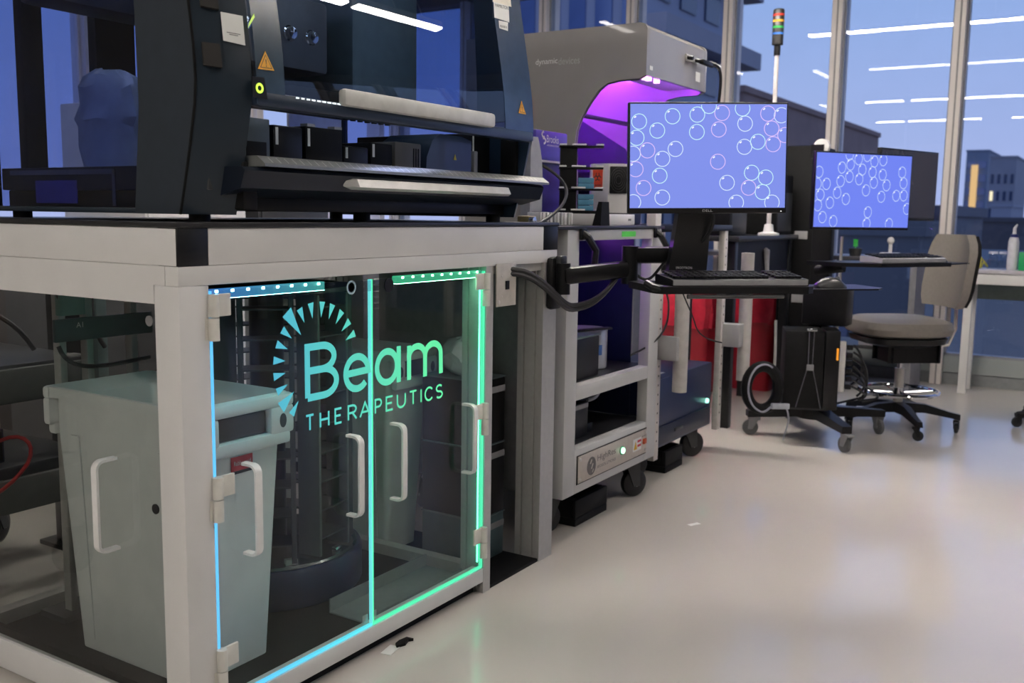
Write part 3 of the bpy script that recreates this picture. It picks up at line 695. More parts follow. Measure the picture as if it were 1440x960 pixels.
# ================================================================== DARK BLUE LIQUID HANDLER ON THE BENCH
HX0, HX1, HB = 1.340, 2.62, 2.38
t = LH = thing('liquid_handler', 'large dark blue robotic liquid handler with smoked front hood on the bench', 'machine', ((HX0+HX1)/2, 1.98, 1.125))
ZS = [1.140, 1.20, 1.283, 1.36, 1.407, 1.475, 1.558, 1.70, 1.85, 2.02]
YSm = [1.646, 1.630, 1.610, 1.594, 1.590, 1.594, 1.605, 1.628, 1.655, 1.69]
YC = [1.588, 1.572, 1.553, 1.537, 1.533, 1.537, 1.548, 1.571, 1.598, 1.633]      # hood-side edge of the corner
def corner(xs, xc, mirror=False):
    rings = []
    for z, a, b in zip(ZS, YSm, YC):
        d = xc-xs; ring = []
        for k in range(7):
            u = k/6; ring.append(Vector((xs+d*(u*.86+.14*math.sin(u*PI/2)), a+(b-a)*(u+.10*math.sin(u*PI)), z)))
        ring += [Vector((xc, b+.05, z)), Vector((xs+d*.25, a+.05, z))]
        rings.append(ring)
    return MB().rings(rings)
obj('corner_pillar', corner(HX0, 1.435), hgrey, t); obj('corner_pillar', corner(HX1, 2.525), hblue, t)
def sidepillar(xs, xe):
    P = list(zip(YSm, ZS))+[(1.80, 2.02), (1.772, 1.55), (1.768, 1.36), (1.792, 1.14)]
    P = [(a+(.0015 if i < len(YSm) else 0), b) for i, (a, b) in enumerate(P)]
    return MB().prism(P, lambda a, b: (xs, a, b), lambda a, b: (xe, a, b))
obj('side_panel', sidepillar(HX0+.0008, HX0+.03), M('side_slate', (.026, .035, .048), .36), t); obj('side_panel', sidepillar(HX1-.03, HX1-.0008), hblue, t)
for xs in (HX0+.001, HX1-.031):
    obj('rear_frame', MB().box(xs, xs+.03, 2.33, HB, 1.14, 2.02, .006), hgrey, t)
    obj('side_window', B(xs+.008, xs+.014, 1.772, 2.33, 1.150, 1.99), sideglass, t)
    obj('side_rail', MB().box(xs, xs+.03, 1.792, 2.33, 1.14, 1.152, .003), hgrey, t)
obj('roof_frame', MB().box(HX0, HX1, 1.63, 1.72, 2.02, 2.06, .01).box(HX0, HX1, HB-.08, HB, 2.02, 2.06, .01).box(HX0, HX0+.07, 1.72, HB-.08, 2.02, 2.06, .01).box(HX1-.07, HX1, 1.72, HB-.08, 2.02, 2.06, .01), hblue, t); obj('added_roof_window', B(HX0+.07, HX1-.07, 1.72, HB-.08, 2.035, 2.041), clearpl, t)  # unseen roof, opened and glazed so lamp light gets inside
obj('base_body', B(HX0+.05, HX1-.05, 1.625, 2.34, 1.148, 1.19, .004), black, t)
for (a, b) in ((1.40, 1.66), (2.52, 1.66), (1.40, 2.30), (2.52, 2.30), (1.96, 1.70)):
    obj('foot', MB().cyl((a, b, 1.1252), (a, b, 1.15), .022, 16), rubber, t)
dk = obj('deck', B(HX0+.035, HX1-.035, 1.60, 2.34, 1.19, 1.242, .003), M('deck_grey', (.05, .055, .06), .35, .2), t)
mb = MB()
for k in range(40): mb.box(1.45+.028*k, 1.452+.028*k, 1.61, 2.30, 1.242, 1.2432)
obj('deck_track', mb, alu, dk)
# front ledge with engraved scale, and the drip tray and grip under it
lp = [(1.512, 1.240), (1.512, 1.246), (1.535, 1.262), (1.60, 1.262), (1.60, 1.240)]
lg = obj('front_ledge', MB().prism(lp, lambda a, b: (1.445, a, b), lambda a, b: (2.605, a, b)), M('ledge_silver', (.26, .27, .26), .3, .5), t)
mb = MB()
for k in range(48):
    xx = 1.47+.0228*k
    mb.quad((xx, 1.5145, 1.2484), (xx+.0016, 1.5145, 1.2484), (xx+.0016, 1.530, 1.2592), (xx, 1.530, 1.2592))
obj('scale_mark', mb, paper, lg)['kind'] = 'stuff'
tp = [(1.53, 1.238), (1.522, 1.23), (1.535, 1.195), (1.60, 1.178), (1.64, 1.178), (1.64, 1.238)]
obj('drip_tray', MB().prism(tp, lambda a, b: (1.40, a, b), lambda a, b: (2.59, a, b)), M('tray_blue', (.005, .009, .018), .35, spec=.3), t)
gp = [(1.512, 1.200), (1.503, 1.206), (1.512, 1.224), (1.528, 1.226), (1.53, 1.200)]
mb = MB(); mb.rings([[Vector((1.705, 1.528, 1.214))]*0 or [Vector((1.70, 1.529, z)) for z in (1.207, 1.209, 1.219, 1.220, 1.207)],
                     [Vector((1.728, a, b)) for a, b in gp], [Vector((2.375, a, b)) for a, b in gp], [Vector((2.395, 1.529, z)) for z in (1.207, 1.209, 1.219, 1.220, 1.207)]])
obj('drawer_grip', mb, M('grip_silver', (.48, .48, .47), .3, .4), t)
obj('black_cover', B(1.43, 1.47, 1.56, 1.62, 1.15, 1.25, .004), blackm, t); obj('black_cover', B(2.51, 2.56, 1.575, 1.63, 1.24, 1.38, .004), blackm, t)
# hood: curved smoked sheet with painted ends, foot bar and grip
HZ = [1.365, 1.40, 1.475, 1.558, 1.70, 1.85, 2.02]; HYs = [1.524, 1.523, 1.528, 1.540, 1.565, 1.592, 1.628]
def hood(xa, xb, off=0.0, z0=0, z1=7, th=.006):
    pts = list(zip(HYs, HZ))[z0:z1]; P = [(a-off, b) for a, b in pts]+[(a-off+th, b) for a, b in pts[::-1]]
    return MB().prism(P, lambda a, b: (xa, a, b), lambda a, b: (xb, a, b))
hd = obj('hood', hood(1.437, 2.523), hoodglass, t, label='smoked blue front hood')
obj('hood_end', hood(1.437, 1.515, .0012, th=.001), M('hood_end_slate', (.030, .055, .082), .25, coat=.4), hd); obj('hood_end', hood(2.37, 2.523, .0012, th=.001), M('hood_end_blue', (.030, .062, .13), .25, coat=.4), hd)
obj('hood_foot', MB().box(1.437, 2.523, 1.520, 1.548, 1.360, 1.392, .008), M('hood_foot_blue', (.022, .035, .06), .3), hd)
za, zb2 = ony(467, 121, 1.505).z, ony(467, 146, 1.505).z
obj('hood_grip', MB().box(1.675, 2.285, 1.497, 1.522, zb2, za, .009), M('grip_cream', (.56, .56, .53), .4), hd)
mb = MB()
for k in range(11): mb.box(1.545+.016*k, 1.553+.016*k+.0006*k, 1.5195, 1.5205, 1.386, 1.389)
obj('indicator_light', mb, EMIT('white_dash', (.85, .95, 1.0), 1.6), hd)
pd = dgrey
# square bumpers and the sheet stuck on the corner pillar
def on_corner(px, py, out=.0):
    # point on the outer face of the near corner pillar (plane through its two edges)
    xs, xc = HX0, 1.435
    best = None
    d = ray(px, py)
    for i in range(len(ZS)-1):
        a = Vector((xs, YSm[i], ZS[i])); b = Vector((xc, YC[i], ZS[i])); c = Vector((xs, YSm[i+1], ZS[i+1]))
        n = (b-a).cross(c-a).normalized(); tt = (a-EYE).dot(n)/d.dot(n); p = EYE+d*tt
        if ZS[i]-.02 <= p.z <= ZS[i+1]+.02:
            if n.dot(d) > 0: n = -n
            best = p+n*out; break
    return best
def sticker(parent, name, px, mat, out=.006, th=.0012, surf=on_corner):
    P = [surf(x, y, out) for x, y in px]; n = (P[1]-P[0]).cross(P[2]-P[0]).normalized()
    if n.dot(ray(px[0][0], px[0][1])) > 0: n = -n
    return obj(name, MB().rings([[p+n*th for p in P], P]), mat, parent, smooth=False), P, n
for q in ([(282, 61), (307, 64), (311, 97), (285, 93)], [(278, -14), (303, -10), (306, 16), (281, 11)]):
    sticker(t, 'bumper_pad', q, M('bumper_brown', (.018, .016, .015), .6), .004, .012)
s, P, n = sticker(t, 'paper_notice', [(309, 18), (340, 24), (344, 65), (313, 58)], paper, .007, .0008)
xd, ud = (P[1]-P[0]), (P[0]-P[3])
mb = MB()
for f, wd in ((.30, .62), (.24, .40)):
    o_ = P[3]+ud*f+xd*(.5-wd/2)+n*.0014; mb.quad(o_, o_+xd*wd, o_+xd*wd+ud*.03, o_+ud*.03)
obj('notice_lines', mb, mgrey, s, smooth=False)
# warning triangles, status light and data plates on the hood
def hood_pt(px, py, out=.0):
    d = ray(px, py)
    for i in range(len(HZ)-1):
        a = Vector((1.5, HYs[i], HZ[i])); c = Vector((1.5, HYs[i+1], HZ[i+1])); n = Vector((1, 0, 0)).cross(c-a).normalized()
        p = EYE+d*((a-EYE).dot(n)/d.dot(n))
        if HZ[i]-.03 <= p.z <= HZ[i+1]+.02:
            if n.dot(d) > 0: n = -n
            return p+n*out
    return ony(px, py, 1.63)
for q, sc in (([(361, 97), (384, 100), (371, 72)], 1), ([(728, 159), (738, 161), (732, 142)], .5)):
    s, P, n = sticker(hd, 'warning_sign', q, yellow, 0.0031, .0008, hood_pt)
    cen = (P[0]+P[1]+P[2])/3
    Q = [cen+(p-cen)*.74+n*.001 for p in P]; R_ = [cen+(p-cen)*.64+n*.0012 for p in P]
    mb = MB()
    for i in range(3): mb.quad(Q[i], Q[(i+1) % 3], R_[(i+1) % 3], R_[i])
    up_ = (P[2]-(P[0]+P[1])/2).normalized(); sd = (P[1]-P[0]).normalized(); H_ = (P[2]-(P[0]+P[1])/2).length
    c2 = cen+n*.0014
    mb.quad(c2+sd*H_*.035+up_*H_*.22, c2-sd*H_*.035+up_*H_*.22, c2-sd*H_*.02-up_*H_*.06, c2+sd*H_*.02-up_*H_*.06)
    mb.quad(c2+sd*H_*.03-up_*H_*.11, c2-sd*H_*.03-up_*H_*.11, c2-sd*H_*.03-up_*H_*.17, c2+sd*H_*.03-up_*H_*.17)
    obj('warning_mark', mb, ink, s, smooth=False)
s, P, n = sticker(hd, 'status_panel', [(352, 107), (369, 109), (374, 140), (353, 136)], black, 0.0036, .0015, hood_pt)
c0 = hood_pt(362, 124, .0065); mb = MB(); rg = []
for r in (.0052, .0105):
    rg.append([c0+Vector((math.cos(2*PI*k/20)*r, 0, math.sin(2*PI*k/20)*r)) for k in range(20)])
mb.rings(rg, True, False); obj('status_light', mb, EMIT('status_green', (.62, 1.0, .08), 1.4), s, smooth=False)
s, P, n = sticker(hd, 'status_tick', [(347, 40), (348, 33), (355, 20), (356, 25)], EMIT('tick_green', (.6, .85, .15), .8), 0.0036, .001, hood_pt)
s, P, n = sticker(hd, 'data_plate', [(693, 3), (714, 9), (715, 32), (694, 25)], paper, 0.0026, .0008, hood_pt)
text('HAMILTON', 'plate_text', ink, s, P[3]+(P[0]-P[3])*.72+n*.0012+(P[1]-P[0])*.06, P[1]-P[0], P[0]-P[3], width=(P[1]-P[0]).length*.88, height=.010)
s, P, n = sticker(hd, 'data_plate', [(691, -8), (717, 0), (718, 10), (716, 9)][:3]+[(692, 3)], M('cream_label', (.75, .70, .58), .5), 0.0021, .0008, hood_pt)
s, P, n = sticker(hd, 'data_plate', [(700, 29), (713, 32), (713, 44), (701, 40)], paper, 0.0026, .0008, hood_pt)
mb = MB(); o_ = P[3]+n*.001; xd = P[1]-P[0]; ud = P[0]-P[3]
for a in (.1, .2, .3, .42, .5, .6, .75): mb.quad(o_+xd*a+ud*.15, o_+xd*(a+.05)+ud*.15, o_+xd*(a+.05)+ud*.45, o_+xd*a+ud*.45)
obj('bar_code', mb, ink, s, smooth=False)
# pipetting gantry inside
obj('gantry_beam', B(HX0+.04, HX1-.04, 2.12, 2.24, 1.62, 1.80, .01), M('gantry_grey', (.12, .13, .14), .4), t)
hd2 = obj('pipetting_arm', B(1.62, 1.95, 1.80, 2.12, 1.50, 1.68, .012), M('arm_grey', (.13, .135, .15), .4), t)
for k in range(4): obj('channel_knob', MB().lathe((1.66+.075*k, 1.797, 1.585), [(0, -.012), (.014, -.010), (.016, 0), (.02, .002)], 18, 'Y'), chrome, hd2)
hd3 = obj('pipetting_head', B(2.02, 2.30, 1.78, 2.12, 1.46, 1.92, .01), M('head_slate', (.16, .22, .25), .35), t)
mb = MB()
for k in range(8): mb.cyl((2.05+.03*k, 1.86, 1.40), (2.05+.03*k, 1.86, 1.46), .008, 10, .010)
obj('tip_channel', mb, dgrey, hd3)
obj('head_base', B(1.66, 2.34, 1.80, 2.10, 1.43, 1.462, .006), blackm, t)
obj('rear_panel', B(2.34, HX1-.03, 2.335, 2.345, 1.25, 2.0), M('rear_panel_blue', (.42, .48, .72), .4), t)
obj('violet_paint', B(1.374, 1.3755, 2.04, 2.20, 1.16, 1.212), M('violet_reflection', (.16, .13, .50), .3), t)  # violet patch: a screen reflection in the side window, put into the colour
obj('grey_frame', MB().box(1.372, 1.374, 1.90, 1.91, 1.155, 1.236).box(1.372, 1.374, 1.90, 2.30, 1.225, 1.236), mgrey, t)
tt = thing('tip_chute', 'crumpled pale grey bag inside the dark handler seen through its side window', 'bag', (1.50, 2.08, 1.2432))
mb = MB(); rgs = []; rn = random.Random(9)
for i, (z, r) in enumerate(((1.2435, .085), (1.30, .09), (1.345, .085), (1.36, .10), (1.40, .085), (1.43, .09), (1.455, .07), (1.47, .04))):
    rgs.append([Vector((1.50+r*.7*math.cos(2*PI*k/18)+rn.uniform(-.006, .006), 2.08+r*math.sin(2*PI*k/18)+rn.uniform(-.01, .01), z+(rn.uniform(-.008, .008) if i else 0))) for k in range(18)])
obj('bag_film', mb.rings(rgs), M('grey_film', (.66, .74, .78), .35), tt)
for (a, b) in ((1.42, 1.475), (1.62, 1.74), (1.86, 1.90)): obj('rear_column', B(a, b, 2.30, 2.334, 1.2425, 2.02, .004), hgrey, t)
obj('seam_gasket', MB().tube([(HX0-.0005, a, z) for a, z in zip(YSm, ZS)], .0028, 6), blackm, t)
# carriers and boxes on the deck
def deckbox(name, label, x0, x1, y0, y1, h, m, front=None, cat='carrier', z0=1.2432):
    tt = thing(name, label, cat, ((x0+x1)/2, (y0+y1)/2, z0))
    b = obj('case', B(x0, x1, y0, y1, z0, z0+h, .003), m, tt)
    if front: front(tt, x0, x1, y0, z0, h)
    return tt
def win(tt, x0, x1, y, z, h): obj('black_window', MB().box(x0+.02, x1-.012, y-.0015, y, z+.012, z+h*.52, .0006), blackm, tt); obj('tag', B(x0+.006, x0+.022, y-.001, y, z+h*.68, z+h*.76), paper, tt)
def stripe(tt, x0, x1, y, z, h): obj('tag', B(x0+.006, x0+.014, y-.001, y, z+h*.55, z+h*.95), paper, tt)
def lidf(tt, x0, x1, y, z, h): obj('label_clip', B(x0+.004, x0+.03, y-.002, y+.02, z+h, z+h+.006), lgrey, tt); obj('label_clip', B(x1-.03, x1-.004, y-.002, y+.02, z+h, z+h+.006), lgrey, tt); stripe(tt, x0, x1, y, z, h)
deckbox('heater_module', 'slate module with a black window on the deck inside the near pillar', 1.475, 1.565, 1.62, 1.78, .105, M('module_slate', (.075, .095, .10), .4), win)
deckbox('plate_carrier', 'black plate carrier next to the slate module on the deck', 1.575, 1.665, 1.62, 2.1, .095, black, stripe)
deckbox('plate_carrier', 'black plate carrier with grey label clips on the deck', 1.675, 1.80, 1.62, 2.1, .100, blackm, lidf)
deckbox('tip_carrier', 'low black tip carrier in the middle of the deck', 1.815, 1.905, 1.63, 2.1, .065, black, stripe)
deckbox('tip_carrier', 'black tip carrier left of the slotted grey box', 1.915, 2.0, 1.63, 2.1, .08, blackm, stripe)
def slots(tt, x0, x1, y, z, h):
    for k in range(3): obj('slot', B(x1-.035+.010*k, x1-.031+.010*k, y-.001, y, z+h*.3, z+h*.85), blackm, tt)
deckbox('reader_box', 'small grey box with three vertical slots on the deck', 2.005, 2.115, 1.625, 1.78, .088, M('slot_grey', (.10, .095, .09), .45), slots)
deckbox('tip_carrier', 'tall black carrier at the far end of the deck', 2.40, 2.50, 1.66, 2.1, .14, black, stripe)
tt = thing('shaker_dome', 'domed navy module with a yellow warning mark on the deck', 'machine', (2.24, 1.72, 1.2432))
pp = [(2.135, 1.2432), (2.14, 1.30), (2.165, 1.345), (2.20, 1.365), (2.30, 1.365), (2.35, 1.355), (2.35, 1.2432)]
obj('shell', MB().prism(pp, lambda a, b: (a, 1.625, b), lambda a, b: (a, 1.80, b)), M('dome_navy', (.02, .033, .06), .3, coat=.3), tt)
obj('warning_mark', tri((2.262, 1.6242, 1.298), (1, 0, 0), (0, 0, 1), .014, .016), M('mark_yellow', (.55, .45, .05), .5), tt)
deckbox('ridged_bar', 'grey upright end bar beside the domed module on the deck', 2.358, 2.378, 1.62, 1.80, .085, mgrey, None)

# ================================================================== DOCKING CART WITH THE SIGN PLATE
CX0, CX1, CY, CYB = 2.889, 3.665, 1.60, 2.36
t = cart = thing('docking_cart', 'white-framed docking cart with open shelves and an engraved metal name plate', 'cart', ((CX0+CX1)/2, 1.98, 0))
cartm = M('cart_white', (.56, .56, .555), .36, 0, .03, 10)
for (a, b) in ((CX0, CX0+.083), (CX1-.09, CX1)):
    obj('post', B(a, b, CY, CY+(.08 if a < 3 else .045), .165, 1.10, .002), cartm, t); obj('post', post(a, b, CYB-.08, CYB, .165, 1.10), alu, t)
for (z0, z1) in ((.165, .325), (.503, .553), (1.062, 1.10)):
    obj('cross_rail', B(CX0+.083, CX1-.09, CY+.001, CY+.045, z0, z1, .002), cartm, t)
    obj('side_rail', B(CX0+.002, CX0+.04, CY+.08, CYB-.08, z0, z1, .002), M('cart_side_grey', (.30, .30, .30), .4), t)
    obj('side_rail', B(CX1-.04, CX1-.002, CY+.08, CYB-.08, z0, z1, .002), M('cart_side_grey', (.30, .30, .30), .4), t)
obj('shelf', B(CX0+.04, CX1-.04, CY+.045, CYB-.02, .538, .553), M('shelf_black', (.025, .025, .028), .4), t)
obj('shelf', B(CX0+.04, CX1-.04, CY+.045, CYB-.02, .305, .325), M('shelf_black', (.025, .025, .028), .4), t)
obj('cart_top', B(CX0-.075, CX1+.02, CY-.005, CYB+.02, 1.10, 1.112, .002), M('black_laminate', (.02, .02, .022), .3), t)
obj('back_panel', B(CX0+.083, CX1-.09, CYB-.06, CYB-.045, .33, 1.06), navy, t)
obj('side_panel', B(CX1-.045, CX1-.0405, CY+.10, CYB-.081, .33, 1.06), navy, t)
obj('side_cover', B(CX0-.075, CX0-.002, CY+.10, CYB, .20, 1.07, .003), M('cart_side_grey', (.30, .30, .30), .4), t)
obj('end_upright', B(CX1+.004, CX1+.062, CY+.03, CY+.07, .19, 1.16, .002), M('upright_cream', (.64, .60, .57), .4), t)
np_ = obj('name_plate', MB().box(2.995, 3.575, CY-.004, CY+.001, .200, .298, .001), M('plate_brushed', (.56, .50, .43), .34, .35, .05, 60), t)
obj('plate_shadow_gap', B(2.988, 3.578, CY-.001, CY+.0005, .196, .302), blackm, np_)
for (a, b) in ((3.008, .285), (3.008, .213), (3.562, .285), (3.562, .213)): obj('screw', MB().lathe((a, CY-.0045, b), [(0, -.004), (.005, -.003), (.008, 0)], 12, 'Y'), steel, np_)
text('HighRes', 'plate_text', M('engraved_grey', (.13, .12, .115), .5), np_, (3.140, CY-.0045, .246), (1, 0, 0), (0, 0, 1), height=.030, width=.150)
text('BIOSOLUTIONS', 'plate_text', M('engraved_grey', (.13, .12, .115), .5), np_, (3.142, CY-.0045, .226), (1, 0, 0), (0, 0, 1), height=.0105, width=.150)
obj('plate_logo', MB().lathe((3.095, CY-.0048, .245), [(0, 0), (.034, 0), (.034, .0006), (0, .0006)], 24, 'Y'), M('engraved_grey', (.13, .12, .115), .5), np_)
mb = MB()
for (a, b, w_, h_) in ((3.089, .262, .006, .018), (3.099, .244, .005, .022), (3.105, .226, .004, .014)): mb.obox((a, CY-.0055, b), (.8, 0, -.6), (0, -1, 0), (.6, 0, .8), w_, .0008, h_)
obj('logo_mark', mb, M('plate_brushed', (.56, .50, .43), .34), np_)
obj('green_button', MB().lathe((3.345, CY-.004, .253), [(0, -.012), (.010, -.011), (.0125, -.008), (.0125, 0)], 20, 'Y'), EMIT('button_glow', (.45, 1.0, .62), 2.2), np_); obj('button_ring', MB().lathe((3.345, CY-.003, .253), [(.012, -.004), (.017, -.004), (.017, 0)], 20, 'Y'), M('ring_green', (.05, .3, .15), .3), np_)
wl_ = obj('warning_label', B(3.447, 3.523, CY-.0048, CY-.004, .224, .274), paper, np_)
obj('warning_triangle', tri((3.453, CY-.0049, .231), (1, 0, 0), (0, 0, 1), .030, .034), M('tri_yellow', (.75, .45, .03), .5), wl_)
for z in (.256, .238): obj('warning_stripe', B(3.486, 3.519, CY-.0054, CY-.0048, z, z+.009), M('stripe_red', (.55, .03, .06), .5), wl_)
obj('rotary_switch', MB().box(3.535, 3.562, CY-.012, CY-.004, .240, .262, .003), M('switch_red', (.6, .10, .03), .4), np_); text('AIR INPUT', 'plate_text', ink, np_, (3.525, CY-.0045, .270), (1, 0, 0), (0, 0, 1), height=.006, width=.04)
gl_ = obj('green_sticker', B(3.30, 3.42, CY-.0006, CY, 1.072, 1.092), M('green_tape', (.12, .75, .10), .5), t)
obj('paper_sticker', B(2.99, 3.05, CY-.0006, CY, 1.070, 1.09), paper, t)
for xx in (2.985, 3.60):
    obj('push_bracket', MB().tube([(xx, CY-.004, 1.09), (xx, CY-.025, 1.075), (xx+.05, CY-.03, 1.03), (xx+.055, CY-.02, .93)], .013, 8).box(xx-.02, xx+.02, CY-.012, CY-.0005, 1.065, 1.105, .004), black, t)
for (a, b, yw) in ((2.98, 1.72, 2.6), (3.60, 1.66, -.5), (2.98, 2.28, 1.0), (3.60, 2.28, .4)): caster(t, a, b, .058, .165, yw)
# things on the cart shelves
tt = thing('computer_box', 'black computer box on the upper cart shelf beside the silver drum', 'computer', (3.16, 1.78, .553))
obj('case', B(3.02, 3.26, 1.66, 1.95, .553, .705, .006), black, tt); obj('lid', B(3.018, 3.262, 1.655, 1.955, .705, .712, .002), M('lid_teal', (.10, .15, .14), .3), tt)
obj('port', B(3.262, 3.264, 1.70, 1.72, .60, .63), steel, tt)
for k in range(2): obj('slot', B(3.262, 3.2635, 1.74+.03*k, 1.76+.03*k, .57, .68), dgrey, tt)
tt = thing('silver_drum', 'short silver metal drum with a blue label on the upper cart shelf', 'drum', (3.40, 1.80, .553))
obj('drum_body', MB().lathe((3.40, 1.80, .553), [(.088, 0), (.092, .004), (.092, .150), (.088, .156), (.07, .158)], 36), M('drum_silver', (.55, .55, .56), .3, .5), tt)
obj('drum_label', MB().rings([[Vector((3.40+.0935*math.cos(a), 1.80+.0935*math.sin(a), z)) for a in [math.radians(q) for q in range(215, 262, 6)]] for z in (.61, .65)], False, False), M('label_blue', (.06, .16, .45), .4), tt)
o = obj('flat_tool', MB().obox((3.29, 1.72, .717), (.9, -.3, 0), (.3, .9, 0), (0, 0, 1), .22, .03, .008, .002), black); tag(o, 'thin black tool lying across the computer box on the cart', 'tool')
tt = thing('pump_box', 'black pump box with a ribbed label on the lower cart shelf', 'pump', (3.13, 1.78, .325))
obj('case', B(3.03, 3.22, 1.68, 1.90, .325, .455, .005), black, tt); obj('label', B(3.03, 3.215, 1.678, 1.68, .435, .452), mgrey, tt); obj('valve', MB().cyl((3.26, 1.74, .36), (3.26, 1.74, .45), .03, 14).box(3.22, 3.30, 1.72, 1.76, .43, .455, .004).box(3.22, 3.30, 1.70, 1.78, .325, .36, .004), black, tt)
o = obj('grey_hose', MB().tube(bez((3.28, 1.74, .44), (3.36, 1.70, .44), (3.38, 1.72, .46), (3.46, 1.74, .537)), .008, 8), greycab); tag(o, 'grey hose curving up from the pump box on the cart', 'hose')
o = obj('black_cable', MB().tube(bez((3.50, 1.645, .60), (3.62, 1.595, .64), (3.74, 1.58, .66), (3.735, 1.59, .80))+bez((3.735, 1.59, .80), (3.73, 1.6, .86), (3.71, 1.625, .9), (3.70, 1.628, .93))[1:], .004, 8), cable); tag(o, 'thin black cable looping over the cream cart upright', 'cable')
# black rubber floor blocks under the carts
def floor_block(label, p, w_, d_, h_):
    tt = thing('floor_block', label, 'block', (p[0], p[1], 0)); x_, y_ = p
    mb = MB().box(x_-w_/2, x_+w_/2, y_-d_/2, y_+d_/2, 0, h_*.3, .004)
    mb.box(x_-w_/2, x_+w_/2, y_-d_/2, y_-d_/2+.02, h_*.3, h_, .004).box(x_-w_/2, x_-w_/2+.02, y_-d_/2+.02, y_+d_/2, h_*.3, h_, .004).box(x_+w_/2-.02, x_+w_/2, y_-d_/2+.02, y_+d_/2, h_*.3, h_, .004)
    obj('block_body', mb, blackm, tt)
floor_block('black hollow rubber block on the floor under the docking cart', (3.23, 1.75), .26, .18, .10)
floor_block('black hollow rubber block on the floor under the navy base', (4.10, 1.77), .20, .16, .10)

# ================================================================== GREY ARCHED WORKSTATION AND ITS TABLE
TX0, TX1, TY = 3.735, 4.53, 1.66
t = thing('machine_table', 'navy machine base with white slotted uprights and a black top', 'table', (4.13, 2.0, 0))
obj('base_cabinet', B(TX0+.02, TX1-.06, TY+.005, 2.46, .15, .455, .004), navy, t)
dr_ = obj('drawer', B(TX0+.06, TX1-.10, TY-.006, TY+.004, .165, .245, .003), M('drawer_navy', (.010, .013, .03), .4), t)
obj('drawer_pull', B(4.0, 4.09, TY-.012, TY-.006, .20, .215, .002), dgrey, dr_)
obj('power_light', MB().lathe((4.41, TY-.001, .275), [(0, -.006), (.010, -.005), (.012, 0), (.012, .006)], 16, 'Y'), EMIT('power_green', (.35, 1, .75), 2.5), t)
obj('sheet', B(3.93, 4.03, 1.72, 1.76, .455, .456), paper, t)
for xx in (TX0, TX1-.045):
    u_ = obj('upright', B(xx+.005, xx+.05, TY-.025, TY+.004, .12, 1.085, .002), M('upright_cream', (.64, .60, .57), .4), t)
    mb = MB()
    for k in range(22): mb.box(xx+.024, xx+.031, TY-.0258, TY-.0248, .20+.04*k, .208+.04*k)
    obj('slot_holes', mb, black, u_); obj('upright', B(xx+.005, xx+.05, 2.42, 2.46, .15, 1.085), alu, t)
obj('table_top', B(TX0-.04, TX1+.05, TY-.03, 2.56, 1.085, 1.112, .003), black, t)
for (a, b) in ((3.86, 1.78), (4.38, 1.72), (3.86, 2.38), (4.38, 2.38)): caster(t, a, b, .062, .15, -.6)
for xx, z0, z1, r in ((3.80, .42, 1.14, .031), (4.60, .36, .98, .031)):
    po = obj('dock_pole', MB().cyl((xx, 1.555, z0), (xx, 1.555, z1), r, 24), M('pole_cream', (.55, .52, .49), .4), t)
    obj('dock_bracket', B(xx-.055, xx-.02, 1.55, TY-.001, .555, .655, .003) if xx < 4 else B(xx-.09, xx-.02, 1.55, TY-.001, .53, .64, .003), lgrey, po)
LX0, LX1, LYF, LYB = 3.60, 4.235, 1.66, 2.52
t = thing('arched_workstation', 'grey enamelled workstation with arched sides glowing purple inside', 'machine', ((LX0+LX1)/2, 2.1, 1.112))
side = [(LYF, 1.70), (LYF, 1.875)]+[(LYF+.03*(1-math.cos(math.radians(a)))+0, 1.87+.03*math.sin(math.radians(a))) for a in (30, 60, 90)]+[(LYB, 1.90), (LYB, 1.112), (1.955, 1.112), (1.965, 1.30), (1.972, 1.44), (1.965, 1.495), (1.945, 1.545), (1.905, 1.605), (1.865, 1.652), (1.83, 1.676), (1.78, 1.685), (1.69, 1.687)]
for a, b in ((LX0, LX0+.022), (LX1-.022, LX1)):
    so = obj('side_panel', MB().prism(side, lambda p, q: (a, p, q), lambda p, q: (b, p, q)), lynxm, t)
sidep = [o for o in COL.objects if o.name.startswith('side_panel') and o.parent == t][0]
hp = [(LYF+.001, 1.70), (LYF+.001, 1.876), (LYF+.03, 1.899), (LYB, 1.899), (LYB, 1.875), (LYF+.04, 1.875), (LYF+.02, 1.865), (LYF+.02, 1.70)]
obj('head_shell', MB().prism(hp, lambda p, q: (LX0+.022, p, q), lambda p, q: (LX1-.022, p, q)), lynxm, t)
inner = M('inner_pale', (.55, .52, .58), .35)
obj('head_underside', B(LX0+.022, LX1-.022, LYF+.02, 1.85, 1.715, 1.722), inner, t)
obj('inner_back', B(LX0+.022, LX1-.022, 2.30, 2.31, 1.112, 1.875), inner, t)
obj('inner_rail', B(LX0+.022, LX1-.022, 1.99, 2.02, 1.560, 1.575, .003), dgrey, t)
obj('edge_trim', MB().tube([(LX0+.011, p+.002, q-.002) for p, q in side[7:]], .004, 6), M('trim_dark', (.12, .115, .11), .4), sidep)
pur = (.40, .06, 1.0)
obj('purple_light', B(LX0+.05, LX1-.05, LYF+.0205, LYF+.0225, 1.702, 1.7135), EMIT('purple_led', pur, 110), t)
obj('purple_light', B(LX0+.05, LX1-.05, 2.28, 2.295, 1.84, 1.86), EMIT('purple_led_back', pur, 190), t)
for xx in (3.665, 3.70, 3.78): obj('port', B(xx, xx+.02, LYF+.03, LYF+.05, 1.690, 1.7145), EMIT('pink_led', (1.0, .55, .9), 2.0), t)
s_ = plate((LX0-.0002, 2.185, 1.745), (0, -1, 0), (0, 0, 1), .245, .062, .0006)
nb = obj('name_panel', s_, lynxm, t)
